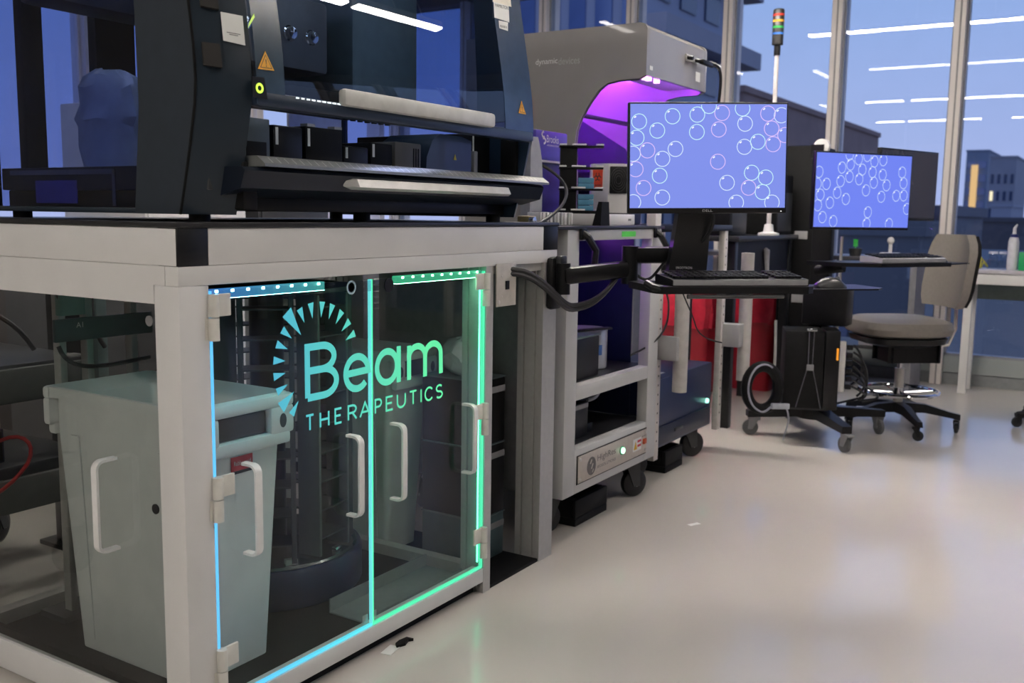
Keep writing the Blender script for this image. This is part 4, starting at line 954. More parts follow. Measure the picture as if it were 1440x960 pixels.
text('dynamic', 'plate_text', M('silver_print', (.80, .80, .80), .4), nb, (LX0-.001, 2.165, 1.762), (0, -1, 0), (0, 0, 1), width=.105, height=.030)
text('devices', 'plate_text', M('dim_print', (.45, .45, .45), .4), nb, (LX0-.001, 2.056, 1.762), (0, -1, 0), (0, 0, 1), width=.100, height=.028)
obj('asset_label', B(3.63, 3.66, LYF-.0006, LYF+.0005, 1.722, 1.738), paper, t)
po = obj('cable_port', B(3.985, 4.12, LYF-.006, LYF+.001, 1.805, 1.835, .003), alu, t)
obj('plug', MB().cyl((4.0, LYF-.03, 1.815), (4.0, LYF-.006, 1.82), .009, 10).cyl((4.09, LYF-.04, 1.81), (4.09, LYF-.006, 1.82), .009, 10).box(4.07, 4.20, LYF-.05, LYF-.03, 1.80, 1.82, .004), black, po)
obj('port_label', B(4.11, 4.16, LYF-.0006, LYF, 1.735, 1.775), paper, t)
o = obj('black_cable', MB().tube(bez((4.19, 1.615, 1.812), (4.30, 1.60, 1.82), (4.31, 1.62, 1.74), (4.335, 1.64, 1.60), 14)+bez((4.335, 1.64, 1.60), (4.34, 1.65, 1.5), (4.34, 1.66, 1.3), (4.34, 1.70, 1.12), 8)[1:], .007, 8), cable); tag(o, 'black cable hanging from the front of the grey arched workstation', 'cable')
obj('cable_sleeve', MB().cyl((4.33, 1.638, 1.62), (4.336, 1.642, 1.56), .012, 10), black, t)
# smoked shield and shaker inside the workstation
tt = thing('smoked_shield', 'dark smoked plastic shield standing inside the arched workstation', 'shield', (3.80, 2.1, 1.112))
P = [(2.20, 1.112), (2.20, 1.555), (2.06, 1.56), (1.84, 1.43), (1.80, 1.36), (1.80, 1.112)]
obj('shield_sheet', MB().prism(P, lambda a, b: (3.80, a, b), lambda a, b: (3.808, a, b)), GLASS('smoked', (.45, .45, .6)), tt)
tt = thing('deck_block', 'dark block of labware inside the arched workstation', 'machine', (4.0, 2.1, 1.112))
obj('case', B(3.85, 4.12, 1.90, 2.2, 1.112, 1.32, .01), navy, tt); obj('lid', B(3.86, 4.11, 1.91, 2.19, 1.32, 1.335), mgrey, tt)

obj('purple_light', B(3.05, 3.50, CY+.30, CY+.31, 1.045, 1.058), EMIT('purple_strip', (.42, .10, 1.0), 26), cart)
# ---- things on the docking cart's top
ZTP = 1.112
def px_x(px, Y): return ony(px, 300, Y).x
a, b = px_x(762, 1.74), px_x(807, 1.74)
tt = thing('ribbed_block', 'white ribbed plastic block on the cart top beneath the plate rack', 'block', ((a+b)/2, 1.82, ZTP))
obj('block_core', B(a, b, 1.745, 1.80, ZTP, 1.158, .002), white2, tt)
for k in range(9): xx = a+(b-a)*(k+.5)/9; obj('rib', B(xx-.005, xx+.005, 1.74, 1.7448, ZTP+.002, 1.157, .001), lgrey if k % 2 else white2, tt)
# plate rack, turned to face the room
UC = Vector((RT.x, RT.y, 0)).normalized(); AW = Vector((FW.x, FW.y, 0)).normalized()
def dep_of(px, Y): return (ony(px, 270, Y)-EYE).dot(FW)
d_r = dep_of(816, 1.78)
a_, b_ = atd(786, 270, d_r), atd(848, 270, d_r); wr = (b_-a_).dot(UC); a_.z = 0
RK = lambda f, q, z: Vector((a_.x, a_.y, 0))+UC*wr*f+AW*q+UPZ*z
UPZ = Vector((0, 0, 1))
tt = thing('plate_rack', 'black four-tier plate rack with white shelf clips on the ribbed block', 'rack', tuple(RK(.5, .03, 1.158)))
zsh = [atd(816, y_, d_r).z for y_ in (297, 266, 236, 206)]
def rkbox(f0, f1, q0, q1, z0, z1, bev=0.0): return MB().obox(RK((f0+f1)/2, (q0+q1)/2, (z0+z1)/2), UC, AW, UPZ, wr*(f1-f0), q1-q0, z1-z0, bev)
obj('spine', rkbox(.02, .40, .01, .05, 1.158, zsh[-1]+.004, .002), blackm, tt)
for z in zsh:
    so = obj('rack_shelf', rkbox(0, 1, .005, .07, z-.004, z+.003, .001), black, tt)
    for f0, f1 in ((.0, .16), (.28, .60), (.82, 1.0)): obj('shelf_clip', rkbox(f0, f1, -.004, .012, z+.003, z+.009, .001), paper, so)
tt = thing('plate_stack', 'clear teal stack of plates standing in the black plate rack', 'plates', tuple(RK(.55, .04, zsh[0]+.0032)))
for k in range(3): obj('plate', rkbox(.44, .80, .015, .06, zsh[0]+.0032+.021*k, zsh[0]+.023+.021*k, .002), M('teal_plate', (.10, .27, .40), .2), tt)
for k in range(2): obj('plate', rkbox(.44, .80, .015, .06, zsh[1]+.0032+.021*k, zsh[1]+.023+.021*k, .002), M('teal_plate', (.10, .27, .40), .2), tt)
# white reader with a black fan grille, on a flat white box
a, b = px_x(838, 1.70), px_x(893, 1.70)
tt = thing('flat_white_box', 'flat white instrument box on the cart top under the white reader', 'machine', ((a+b)/2, 1.80, ZTP))
obj('case', B(a, b, 1.70, 1.92, ZTP, 1.155, .003), white2, tt); obj('mark', B(b-.06, b-.035, 1.6992, 1.70, 1.13, 1.138), mgrey, tt); obj('base_gap', B(a+.01, b-.01, 1.71, 1.91, 1.155, 1.160), blackm, tt)
d_f = dep_of(868, 1.74)
def flat(p): return Vector((p.x, p.y, 0))
qa, qb, qc = flat(atd(831, 265, d_f+.055)), flat(atd(855, 265, d_f)), flat(atd(883, 265, d_f+.008)); zr = atd(860, 230, d_f).z
tt = thing('plate_reader', 'white upright instrument with a black fan grille and orange biohazard sticker', 'machine', tuple((qa+qc)/2+UPZ*1.160))
P = [qa, qb, qc, qc+AW*.12, qa+AW*.07]
obj('case', MB().rings([[p+UPZ*1.160 for p in P], [p+UPZ*zr for p in P]]), white2, tt, smooth=False)
uf = (qc-qb).normalized(); nf = Vector((uf.y, -uf.x, 0)); Lf = (qc-qb).length; zf0, zf1 = atd(868, 272, d_f).z, atd(868, 234, d_f).z
fc = qb+uf*Lf*.5+UPZ*(zf0+zf1)/2
fo = obj('fan_frame', MB().obox(fc+nf*.003, uf, UPZ, nf, Lf*.86, zf1-zf0, .008, .003), black, tt)
mb = MB()
for rr_ in (.41, .32, .23, .14):
    mb.tube([fc+nf*.0075+uf*math.cos(2*PI*k/28)*Lf*rr_+UPZ*math.sin(2*PI*k/28)*(zf1-zf0)*rr_*1.08 for k in range(28)], .0012, 6, True)
obj('fan_grille', mb, dgrey, fo)
u_ = (qb-qa).normalized(); n_ = Vector((u_.y, -u_.x, 0)); L_ = (qb-qa).length
o0 = qa+u_*L_*.10+n_*.0005; o0.z = atd(838, 264, d_f+.04).z; hw = L_*.58; hh = atd(838, 238, d_f+.04).z-o0.z
bs = obj('biohazard_sticker', plate(o0, u_, (0, 0, 1), hw, hh, .0008), orange, tt)
mb = MB(); cb = o0+u_*hw/2+Vector((0, 0, hh*.58))+n_*.0014
for k in range(3):
    an = PI/2+2*PI*k/3; cc_ = cb+u_*math.cos(an)*hw*.19+Vector((0, 0, 1))*math.sin(an)*hw*.19
    for i in range(20):
        a0, a1 = an+math.radians(38)+i/20*math.radians(284), an+math.radians(38)+(i+1)/20*math.radians(284)
        ro, ri = hw*.20, hw*.12
        f = lambda a, r: cc_+u_*math.cos(a)*r+Vector((0, 0, 1))*math.sin(a)*r
        mb.quad(f(a0, ri), f(a0, ro), f(a1, ro), f(a1, ri))
obj('biohazard_mark', mb, ink, bs, smooth=False)
text('BIOHAZARD', 'sticker_text', ink, bs, o0+u_*hw*.1+n_*.001+Vector((0, 0, hh*.08)), u_, (0, 0, 1), width=hw*.8, height=hh*.10)
# black clip stand before the reader
o = obj('tilted_holder', MB().rings([[Vector((px_x(833, 1.69), 1.655, ZTP)), Vector((px_x(846, 1.69), 1.655, ZTP)), Vector((px_x(846, 1.69), 1.69, ZTP)), Vector((px_x(833, 1.69), 1.69, ZTP))],
                                     [Vector((px_x(836, 1.69), 1.66, 1.20)), Vector((px_x(846, 1.69), 1.66, 1.20)), Vector((px_x(846, 1.69), 1.675, 1.20)), Vector((px_x(836, 1.69), 1.675, 1.20))]]), blackm); tag(o, 'narrow black tapering holder in front of the white reader', 'holder')
# violet tower with printed logo
a, b = px_x(752, 1.93), px_x(796, 1.93); zt2 = ony(772, 184, 1.93).z
tt = thing('plate_sealer', 'violet blue upright box with white printed logo behind the plate rack', 'machine', ((a+b)/2, 1.96, ZTP))
sv = obj('case', B(a, b, 1.93, 1.99, ZTP, zt2, .006), M('violet_paint', (.07, .05, .36), .35), tt)
text('Brooks', 'logo_text', paper, sv, (px_x(766.5, 1.93), 1.929, ony(775, 201, 1.93).z), (1, 0, 0), (0, 0, 1), width=px_x(783, 1.93)-px_x(766.5, 1.93), height=.028)
text('LIFE SCIENCE SYSTEMS', 'logo_text', paper, sv, (px_x(767, 1.93), 1.929, ony(775, 206, 1.93).z), (1, 0, 0), (0, 0, 1), width=px_x(783, 1.93)-px_x(767, 1.93), height=.006)
mb = MB(); q = Vector((px_x(762.5, 1.93), 1.9288, ony(762, 193, 1.93).z))
for s in (-1, 1):
    ribbon(mb, arc(0, .012*s, .014, .010, 90 if s > 0 else -90, 300 if s > 0 else 120, 10), .008, lambda x_, z_: q+Vector((x_, 0, z_)))
obj('logo_mark', mb, paper, sv, smooth=False)
obj('step_edge', B(a+.01, b-.02, 1.915, 1.9295, ony(770, 229, 1.93).z, ony(770, 226, 1.93).z), paper, sv)
a, b = px_x(745, 1.84), px_x(762, 1.84)
tt = thing('rounded_dispenser', 'pale grey rounded dispenser housing between the blue handler and the violet box', 'machine', ((a+b)/2, 1.86, ZTP))
zd = ony(752, 192, 1.84).z; P = [(a, ZTP), (b, ZTP)]+[(b-.012*(i/6)**2*3, ZTP+(zd-ZTP)*(.55+.45*i/6)) for i in range(7)]+[(a+.012, zd), (a, zd-.05)]
obj('housing', MB().prism(P, lambda p, q: (p, 1.84, q), lambda p, q: (p, 1.88, q)), M('dispenser_grey', (.34, .34, .36), .35), tt)
obj('foot_block', B(a+.01, b+.02, 1.82, 1.839, ZTP, 1.16, .003), dgrey, tt)
o = obj('black_cable', MB().tube(bez((px_x(757, 1.90), 1.90, ony(757, 230, 1.90).z), (px_x(775, 1.85), 1.85, ony(775, 240, 1.85).z), (px_x(800, 1.80), 1.70, ony(795, 270, 1.8).z), (px_x(758, 1.72), 1.72, 1.118), 20), .006, 8), cable); tag(o, 'black cable arching down beside the pale grey dispenser', 'cable')
tt = thing('small_valve', 'small brass and black valve assembly on the cart top beside the dispenser', 'valve', (px_x(752, 1.72), 1.73, ZTP))
obj('valve_body', B(px_x(745, 1.70), px_x(756, 1.70), 1.705, 1.75, ZTP, 1.145, .004), M('brass_dim', (.30, .24, .12), .35, .5), tt); obj('valve_knob', MB().lathe((px_x(751, 1.69), 1.705, 1.13), [(0, -.02), (.012, -.018), (.012, 0)], 14, 'Y'), chrome, tt)
o = obj('orange_tag', MB().rings([[onx(744, 130, 3.585), onx(749, 170, 3.585), onx(746, 171, 3.585)], [onx(744, 130, 3.5995), onx(749, 170, 3.5995), onx(746, 171, 3.5995)]]), M('orange_flag', (.7, .08, .02), .5)); tag(o, 'small orange flag against the grey arched workstation', 'flag')

# ================================================================== SCREENS, KEYBOARDS, MICE
UPV = Vector((0, 0, 1))
screen_m = EMIT('screen_blue', (.22, .29, .86), .93)
screen_m2 = EMIT('screen_blue_far', (.16, .23, .90), .95)
ring_cols = {'w': EMIT('print_ring_white', (.70, .84, 1.0), 1.0), 'g': EMIT('print_ring_green', (.60, .92, .95), 1.0), 'p': EMIT('print_ring_pink', (.75, .55, .95), 1.0)}
shine = EMIT('ring_shine', (.95, .97, 1.0), 1.0)
def monitor(name, label, C_, u, n, w, h, bz, chin, smat, rings, rad, brand=None, depth=.045, sxr=1.0):
    """flat screen: C_ centre of the visible image, u right, n towards the viewer"""
    u = u.normalized(); n = n.normalized(); v = n.cross(u).normalized()
    bot_ = C_-v*(h/2+chin)
    t = thing(name, label, 'monitor', tuple(bot_))
    obj('bezel', MB().obox(C_-v*(chin-bz)/2-n*.010, u, v, n, w+2*bz, h+bz+chin, .022, .004), black, t)
    obj('back_shell', MB().obox(C_-n*.034-v*.01, u, v, n, w*.72, h*.66, .03, .01), blackm, t)
    if smat is None:
        obj('screen', MB().obox(C_+n*.0014, u, v, n, w, h, .0008), M('screen_off', (.035, .028, .03), .18), t); return t, v
    sc = obj('screen', MB().obox(C_+n*.0014, u, v, n, w, h, .0008), smat, t, smooth=False)
    for (a, b, k) in rings:
        mb = MB(); cx, cz = (a-.5)*w, (b-.5)*h; N = 40; cnt = 0
        for i in range(N):
            t0, t1 = 2*PI*i/N, 2*PI*(i+1)/N; P = []
            for (tt_, rr_) in ((t0, rad*.93), (t0, rad*1.02), (t1, rad*1.02), (t1, rad*.93)): P.append((cx+rr_*sxr*math.cos(tt_), cz+rr_*math.sin(tt_)))
            if all(abs(p[0]) < w/2 and abs(p[1]) < h/2 for p in P): mb.quad(*[C_+u*p[0]+v*p[1]+n*.0023 for p in P]); cnt += 1
        if cnt: bmesh.ops.remove_doubles(mb.bm, verts=mb.bm.verts, dist=1e-6); obj('screen_ring', mb, ring_cols[k], sc, smooth=False)
    mb = MB()
    for (a, b, k) in rings:
        cx, cz = (a-.5)*w-rad*.52, (b-.5)*h+rad*.58
        if abs(cx) < w/2-rad*.2 and abs(cz) < h/2-rad*.2: mb.obox(C_+u*cx+v*cz+n*.0023, u+v*.7, v-u*.7, n, rad*.30, rad*.16, .0003)
    obj('screen_glint', mb, shine, sc, smooth=False)['kind'] = 'stuff'
    if brand: text(brand, 'brand_text', M('brand_silver', (.6, .6, .6), .4), t, C_-v*(h/2+chin*.72)-u*.016+n*.0012, u, v, width=.032, height=chin*.42)
    return t, v
R1 = [(110, 153, 'g'), (251, 131, 'g'), (356, 124, 'g'), (405, 88, 'g'), (461, 117, 'p'), (548, 98, 'g'), (657, 119, 'p'), (715, 126, 'w'), (187, 190, 'g'), (355, 196, 'g'), (448, 185, 'p'), (560, 161, 'w'), (674, 181, 'p'), (732, 208, 'p'),
      (100, 220, 'g'), (146, 272, 'p'), (265, 266, 'w'), (559, 257, 'w'), (616, 236, 'g'), (682, 246, 'p'), (85, 286, 'w'), (210, 307, 'w'), (446, 319, 'p'), (97, 350, 'p'), (199, 377, 'g'), (592, 365, 'g'), (653, 385, 'g'), (487, 407, 'w'), (580, 428, 'p'), (640, 446, 'g'), (131, 428, 'p'), (211, 468, 'w'), (88, 487, 'w'), (528, 490, 'w'), (682, 490, 'w')]
R1 = [((x-73)/665, (512-y)/432, k) for x, y, k in R1]
D1 = 3.1
C1 = (atd(885, 147.5, D1-.012)+atd(1103, 149, D1+.012)+atd(1107, 291, D1+.012)+atd(887, 291, D1-.012))/4
u1 = (atd(1105, 220, D1+.015)-atd(886, 220, D1-.015)); w1 = u1.length; u1.normalize()
n1 = u1.cross(UPV)*1.0; n1 = (n1+UPV*.03).normalized()
h1 = 144/F_PX*D1
t, v1 = monitor('monitor', 'wide bright monitor showing rings on blue, held by the black arm at the bench end', C1, u1, n1, w1, h1, .006, .017, screen_m, R1, .0243, 'DELL')
obj('power_dot', MB().obox(C1-v1*(h1/2+.011)+u1*(w1/2-.012)+n1*.0014, u1, v1, n1, .003, .002, .0006), EMIT('dot_white', (1, 1, 1), 2), t)

def keyboard(label, K, u, dep, w=.44, front=.0, m=black, grp=None):
    """K: near left lower corner; u along the keys; dep away from the typist"""
    t = thing('keyboard', label, 'keyboard', tuple(K+u*w/2+dep*.07))
    A = lambda a, b, z: K+u*a+dep*b+UPV*z
    side = [(0, 0), (0, .018), (.006, .021), (.135, .030), (.145, .026), (.145, 0)]
    mb = MB().rings([[A(0, b, z) for b, z in side], [A(w, b, z) for b, z in side]]); obj('keyboard_body', mb, m, t)
    mb = MB()
    for r in range(5):
        n = 19
        for c in range(n):
            if c in (14,) : continue
            a0 = .012+(w-.024)*c/n; b0 = .020+.0225*r; z = .0225+.0015*r+.0012*r
            mb.obox(A(a0+(w-.024)/n*.5, b0+.009, z+.004), u, dep, UPV, (w-.024)/n*.86, .018, .008, .0015)
    k = obj('keys', mb, black, t); k['kind'] = 'stuff'
    obj('front_lip', MB().obox(A(w/2, -.0008, .011), u, dep, UPV, w*.985, .0016, .017), M('lip_grey', (.30, .30, .31), .35), t)
    return t
def mouse(label, p, u, dep, m=black):
    t = thing('mouse', label, 'mouse', tuple(p))
    mb = MB(); rings = []
    for (f, hw, hz) in ((0, .012, .008), (.05, .022, .016), (.25, .030, .031), (.5, .031, .037), (.75, .029, .030), (.95, .020, .014), (1, .010, .006)):
        ring = []
        for k in range(12):
            a = PI*k/11; ring.append(p+dep*(f*.108)+u*math.cos(a)*hw+UPV*(hz*math.sin(a)))
        rings.append(ring)
    obj('mouse_shell', mb.rings(rings), m, t)
    obj('scroll_wheel', MB().cyl(p+dep*.078+UPV*.029-u*.003, p+dep*.078+UPV*.029+u*.003, .008, 12), mgrey, t)
    return t

# ------------------------------------------------------------------ station one: arm on the bench end post
KL, KR = atd(945, 401, 2.98), atd(1137, 404, 3.08); uk = (KR-KL); wk = uk.length; uk.z = 0; uk.normalize(); dk_ = UPV.cross(uk); KL.z = KR.z = (KL.z+KR.z)/2
zt1_ = KL.z
st = thing('workstation_mount', 'black folding workstation arm clamped to the bench end post with keyboard tray', 'arm', (2.755, 1.56, .85))
obj('wall_bracket', MB().box(2.722, 2.79, 1.560, 1.5875, .845, 1.015, .012), black, st)
obj('bracket_cap', MB().box(2.735, 2.777, 1.538, 1.560, .99, 1.02, .006), dgrey, st)
tr0 = KL-uk*.055-dk_*.02; 
A = lambda a, b, z=0.0: tr0+uk*a+dk_*b+UPV*z
P0 = Vector((2.757, 1.53, .955)); J = Vector((2.965, 1.405, .975)); E1 = A(.17, .30, .085)
def armlink(name, p, q, hh_, ww_):
    d = (q-p); L = d.length; d.normalize(); s = UPV.cross(d).normalized(); up_ = d.cross(s)
    return obj(name, MB().obox((p+q)/2, d, s, up_, L+.03, ww_, hh_, .014), black, st)
obj('pivot', MB().cyl(P0+Vector((0, .012, -.06)), P0+Vector((0, .012, .04)), .024, 18), black, st)
armlink('arm_link', P0, J, .055, .045)
obj('pivot', MB().cyl(J-UPV*.05, J+UPV*.075, .028, 20), black, st)
armlink('arm_link', J+UPV*.045, E1, .055, .045)
# spine that carries screen and tray
sc_ = A(.20, .27, 0)
spn = MB(); zs0, zs1 = zt1_+.006, C1.z-h1/2+.06
rings = []
for (z, hw, th) in ((zs0, .067, .03), (zs0+.05, .066, .03), (zs0+.15, .060, .034), (zs1, .056, .036)):
    c_ = sc_.copy(); c_.z = z; c_ = c_+ (C1-n1*.05-sc_).xy.to_3d()*((z-zs0)/(zs1-zs0))*.55
    rings.append([c_-uk*hw-dk_*th/2, c_+uk*hw-dk_*th/2, c_+uk*hw+dk_*th/2, c_-uk*hw+dk_*th/2])
so = obj('spine', spn.rings(rings), M('spine_black', (.022, .022, .024), .35), st, smooth=False)
c_ = rings[1][0]+uk*.022-dk_*.001+UPV*-.016; text('ERGOTRON', 'brand_text', M('brand_silver', (.6, .6, .6), .4), so, c_, uk, UPV, width=.056, height=.0085)
obj('tilt_head', MB().obox(C1-n1*.062-v1*.08, u1, v1, n1, .10, .14, .045, .006), black, st)
trp = []
for (a, b) in ((.0, .03), (.02, 0), (.50, -.005), (.53, .02), (.53, .26), (.50, .29), (.04, .29), (.0, .26)): trp.append((a, b))
tr = obj('keyboard_tray', MB().rings([[A(a, b, -.022) for a, b in trp], [A(a*1.0, b, -.018) for a, b in trp], [A(a, b, 0) for a, b in trp]]), black, st)
obj('palm_rest', MB().tube([A(.03, .012, -.012), A(.0, .03, -.004), A(-.008, .07, .006)], .012, 8), black, tr)
obj('tray_rail', MB().tube([A(.10, .004, -.03), A(.42, .004, -.03)], .007, 8).box(0, .001, 0, .001, 0, .001, 0, 1, Matrix.Translation(A(.2, .01, -.023))), dgrey, tr)
mt = obj('mouse_shelf', MB().rings([[A(a, b, -.016) for a, b in ((.505, .03), (.78, .05), (.82, .09), (.82, .25), (.505, .25))], [A(a, b, -.011) for a, b in ((.505, .03), (.78, .05), (.82, .09), (.82, .25), (.505, .25))]]), black, tr)
KB = A(.055, .02, 0.0005)
keyboard('black keyboard with grey front edge on the tray of the bench arm', KB, uk, dk_, wk)
mouse('black mouse on the thin shelf beside the near keyboard', A(.575, .09, -.0105), -dk_, uk, M('mouse_black', (.03, .03, .032), .3))
for off in (0, .014):
    o = obj('black_cable', MB().tube(bez((2.50, 1.585-off*0, .985-off), (2.60, 1.52, .985-off), (2.66, 1.50, .865-off), (2.75, 1.50, .862-off), 14)+bez((2.75, 1.50, .862-off), (2.84, 1.47, .862-off), (2.88, 1.44, .9), (2.93, 1.425+off*.3, .96), 12)[1:], .008, 8), cable)
    tag(o, 'thick black cable looping under the folding arm at the bench end', 'cable', 'cables looping under the folding arm')
o = obj('black_cable', MB().tube(bez(J+Vector((.03, -.01, -.02)), J+Vector((.06, -.05, -.06)), A(.10, .30, .02), A(.14, .285, .07), 12), .005, 8), cable); tag(o, 'thin black cable between the arm joint and the keyboard tray', 'cable')
o = obj('black_cable', MB().tube(bez(C1+u1*.03-n1*.05-v1*.17, C1+u1*.05-n1*.06-v1*.24, C1+u1*.0-n1*.08-v1*.27, A(.23, .29, .10), 12), .006, 8), cable); tag(o, 'black cable dropping behind the bright monitor to its spine', 'cable')
o = obj('black_cable', MB().tube(bez(A(.16, .2, -.022), A(.18, .2, -.07), A(.19, .2, -.08), A(.21, .2, -.13), 8)+bez(A(.21, .2, -.13), A(.22, .2, -.17), A(.25, .2, -.19), A(.31, .2, -.20), 8)[1:], .0025, 6), cable); tag(o, 'thin black wire hanging below the near keyboard tray', 'cable')

# ------------------------------------------------------------------ station two: mobile stand
SB = Vector((5.20, 1.36, 0))
st2 = thing('mobile_stand', 'black wheeled computer stand with column and keyboard tray', 'stand', tuple(SB))
cas = [Vector((5.01, 1.64, 0)), Vector((4.89, 1.12, 0)), Vector((5.43, 1.07, 0)), Vector((5.55, 1.60, 0))]
for c_ in cas:
    d = (c_-SB); L = d.length; d.normalize(); s = UPV.cross(d)
    obj('leg', MB().rings([[SB+s*.04+UPV*.11, SB-s*.04+UPV*.11, SB-s*.04+UPV*.17, SB+s*.04+UPV*.17], [c_+d*.02+s*.025+UPV*.10, c_+d*.02-s*.025+UPV*.10, c_+d*.02-s*.025+UPV*.135, c_+d*.02+s*.025+UPV*.135]]), black, st2)
    caster(st2, c_.x, c_.y, .042, .10, random.uniform(0, 6), M('caster_grey', (.10, .10, .105), .45), mgrey)
obj('hub', MB().cyl(SB+UPV*.10, SB+UPV*.20, .09, 20), black, st2)
obj('column', MB().box(SB.x-.035, SB.x+.035, SB.y-.05, SB.y+.05, .18, 1.47, .006), blackm, st2)
obj('column_rod', MB().cyl((SB.x-.06, SB.y-.11, .55), (SB.x-.06, SB.y-.11, 1.06), .008, 10), alu, st2)
obj('column_collar', MB().box(SB.x-.08, SB.x+.06, SB.y-.16, SB.y+.07, .60, .80, .01), black, st2)
q = atd(1155, 206, 5.05); obj('top_disc', MB().cyl(q, q+Vector((.03, .0, 0)), .040, 24), white2, st2); obj('disc_bracket', MB().box(q.x-.01, q.x+.05, q.y-.015, q.y+.05, q.z-.06, q.z+.01).box(SB.x-.03, q.x+.05, q.y-.01, SB.y+.03, 1.42, 1.46), black, st2)
D2 = 4.5
a2, b2 = atd(1146, 268, D2-.10), atd(1279, 269, D2+.12); u2 = (b2-a2); w2 = u2.length; u2.z = 0; u2.normalize(); C2 = (a2+b2)/2; n2 = u2.cross(UPV); h2 = 101.5/F_PX*D2
R2 = [(450, 222), (585, 135), (628, 155), (668, 138), (703, 163), (745, 155), (592, 182), (553, 198), (648, 204), (590, 240), (697, 214), (746, 225), (840, 210), (636, 250), (550, 262), (706, 264), (486, 277), (445, 278), (768, 275), (850, 262), (671, 302), (537, 317), (461, 329), (579, 346), (746, 331), (818, 324), (855, 322), (506, 365), (452, 378), (686, 407), (875, 387), (476, 434), (526, 452), (683, 462), (791, 462)]
R2 = [((x-437)/447, 1-(y-131)/349, 'w') for x, y in R2]
monitor('monitor', 'smaller bright monitor crowded with rings on blue, on the wheeled stand', C2, u2, n2, w2, h2, .007, .012, screen_m2, R2, .0262, sxr=.86)
a3, b3 = atd(1268, 262, 4.95), atd(1316, 262, 5.15); u3 = (b3-a3); u3.z = 0; w3 = u3.length+.2; u3.normalize(); C3 = b3-u3*w3/2; n3 = u3.cross(UPV)
monitor('monitor', 'switched-off dark monitor half hidden behind the smaller bright one', C3, u3, n3, w3, .335, .008, .014, None, [], .03)
obj('screen_arm', MB().tube([C2-n2*.05, C2-n2*.12+UPV*.0, Vector((SB.x-.03, SB.y-.05, C2.z))], .022, 10), black, st2)
obj('screen_arm', MB().tube([C3-n3*.045, C3-n3*.10, Vector((SB.x+.03, SB.y, C2.z+.03))], .02, 10), black, st2)
kl, kr = atd(1242, 370, 4.62), atd(1332, 370, 4.80); ub = kr-kl; wb = .44; ub.z = 0; ub.normalize(); db = UPV.cross(ub)
A2 = lambda a, b, z=0.0: kl+ub*a+db*b+UPV*z
wb = (atd(1331, 370, 4.80)-kl).length
tr2 = obj('keyboard_tray', MB().rings([[A2(a, b, z) for a, b in ((-.02, -.01), (wb+.02, -.01), (wb+.02, .20), (-.05, .30), (-.20, .30), (-.16, .10))] for z in (-.02, -.001)]), black, st2)
obj('mouse_shelf', MB().rings([[A2(a, b, z) for a, b in ((wb+.02, .0), (wb+.22, .05), (wb+.22, .20), (wb+.02, .20))] for z in (-.012, -.006)]), black, tr2)
obj('tray_arm', MB().tube([A2(-.05, .2, -.03), A2(-.1, .32, -.05), Vector((SB.x-.03, SB.y-.04, kl.z-.04))], .025, 10), black, st2)
keyboard('pale-edged keyboard on the tray of the wheeled stand', A2(0, .005, 0), ub, db, wb, m=lgrey)
mouse('glossy black mouse at the end of the far keyboard', A2(wb+.05, .05, -.0055), ub, db, M('mouse_gloss', (.03, .025, .02), .12))
# computer tower hung on the stand
q0 = atd(1100, 560, 4.85); 
tt = thing('computer_tower', 'black computer tower strapped upright to the wheeled stand', 'computer', (4.97, 1.30, .20))
ut = Vector((.36, -.93, 0)).normalized(); vt = UPV.cross(ut)
cT = Vector((4.99, 1.38, 0))
obj('case', MB().obox(cT+UPV*.395, ut, vt, UPV, .19, .24, .39, .006), blackm, tt)
obj('side_case', MB().obox(cT+ut*.135+UPV*.395, ut, vt, UPV, .072, .22, .40, .006), black, tt)
obj('front_stripe', MB().obox(cT+ut*.16-vt*.1112+UPV*.48, ut, vt, UPV, .010, .0016, .06), EMIT('orange_led', (1, .35, .02), .9), tt)
obj('handle_light', MB().obox(cT+ut*.03-vt*.125+UPV*.60, ut, vt, UPV, .05, .02, .012, .003), chrome, tt)
for s in (-1, 1): obj('strap', MB().tube([cT+ut*(.03+.012*s)-vt*.123+UPV*.59, cT+ut*(.03+.010*s)-vt*.123+UPV*.42, cT+ut*(.03+.06*s)-vt*.123+UPV*.205], .0025, 6), M('strap_dark', (.10, .10, .115), .5), tt)
obj('strap_buckle', MB().obox(cT+ut*.03-vt*.125+UPV*.41, ut, vt, UPV, .035, .006, .03, .002), mgrey, tt)
obj('bracket', MB().obox(cT+ut*.02+UPV*.195, ut, vt, UPV, .22, .2, .012, .002), dgrey, tt)
obj('bracket_arm', MB().obox((cT.x+.10, cT.y+.01, .195), (1, 0, 0), (0, 1, 0), UPV, .16, .05, .02, .002), black, tt)
cp = atd(1183, 515, 4.95)
tt = thing('power_strip', 'white upright power strip full of plugs beside the computer tower', 'power strip', (cp.x, cp.y, cp.z-.13))
obj('strip_body', MB().obox(cp, ut, vt, UPV, .035, .03, .26, .004), white2, tt)
for k in range(6): obj('plug', MB().obox(cp+ut*.035-vt*.01+UPV*(-.1+.04*k), ut, vt, UPV, .03, .026, .026, .004), black, tt)
obj('strip_bracket', MB().obox((cp+Vector((SB.x, SB.y, cp.z)))/2, (Vector((SB.x, SB.y, cp.z))-cp).normalized(), UPV.cross((Vector((SB.x, SB.y, cp.z))-cp).normalized()), UPV, (Vector((SB.x, SB.y, cp.z))-cp).length, .02, .02), black, tt)
rn = random.Random(5)
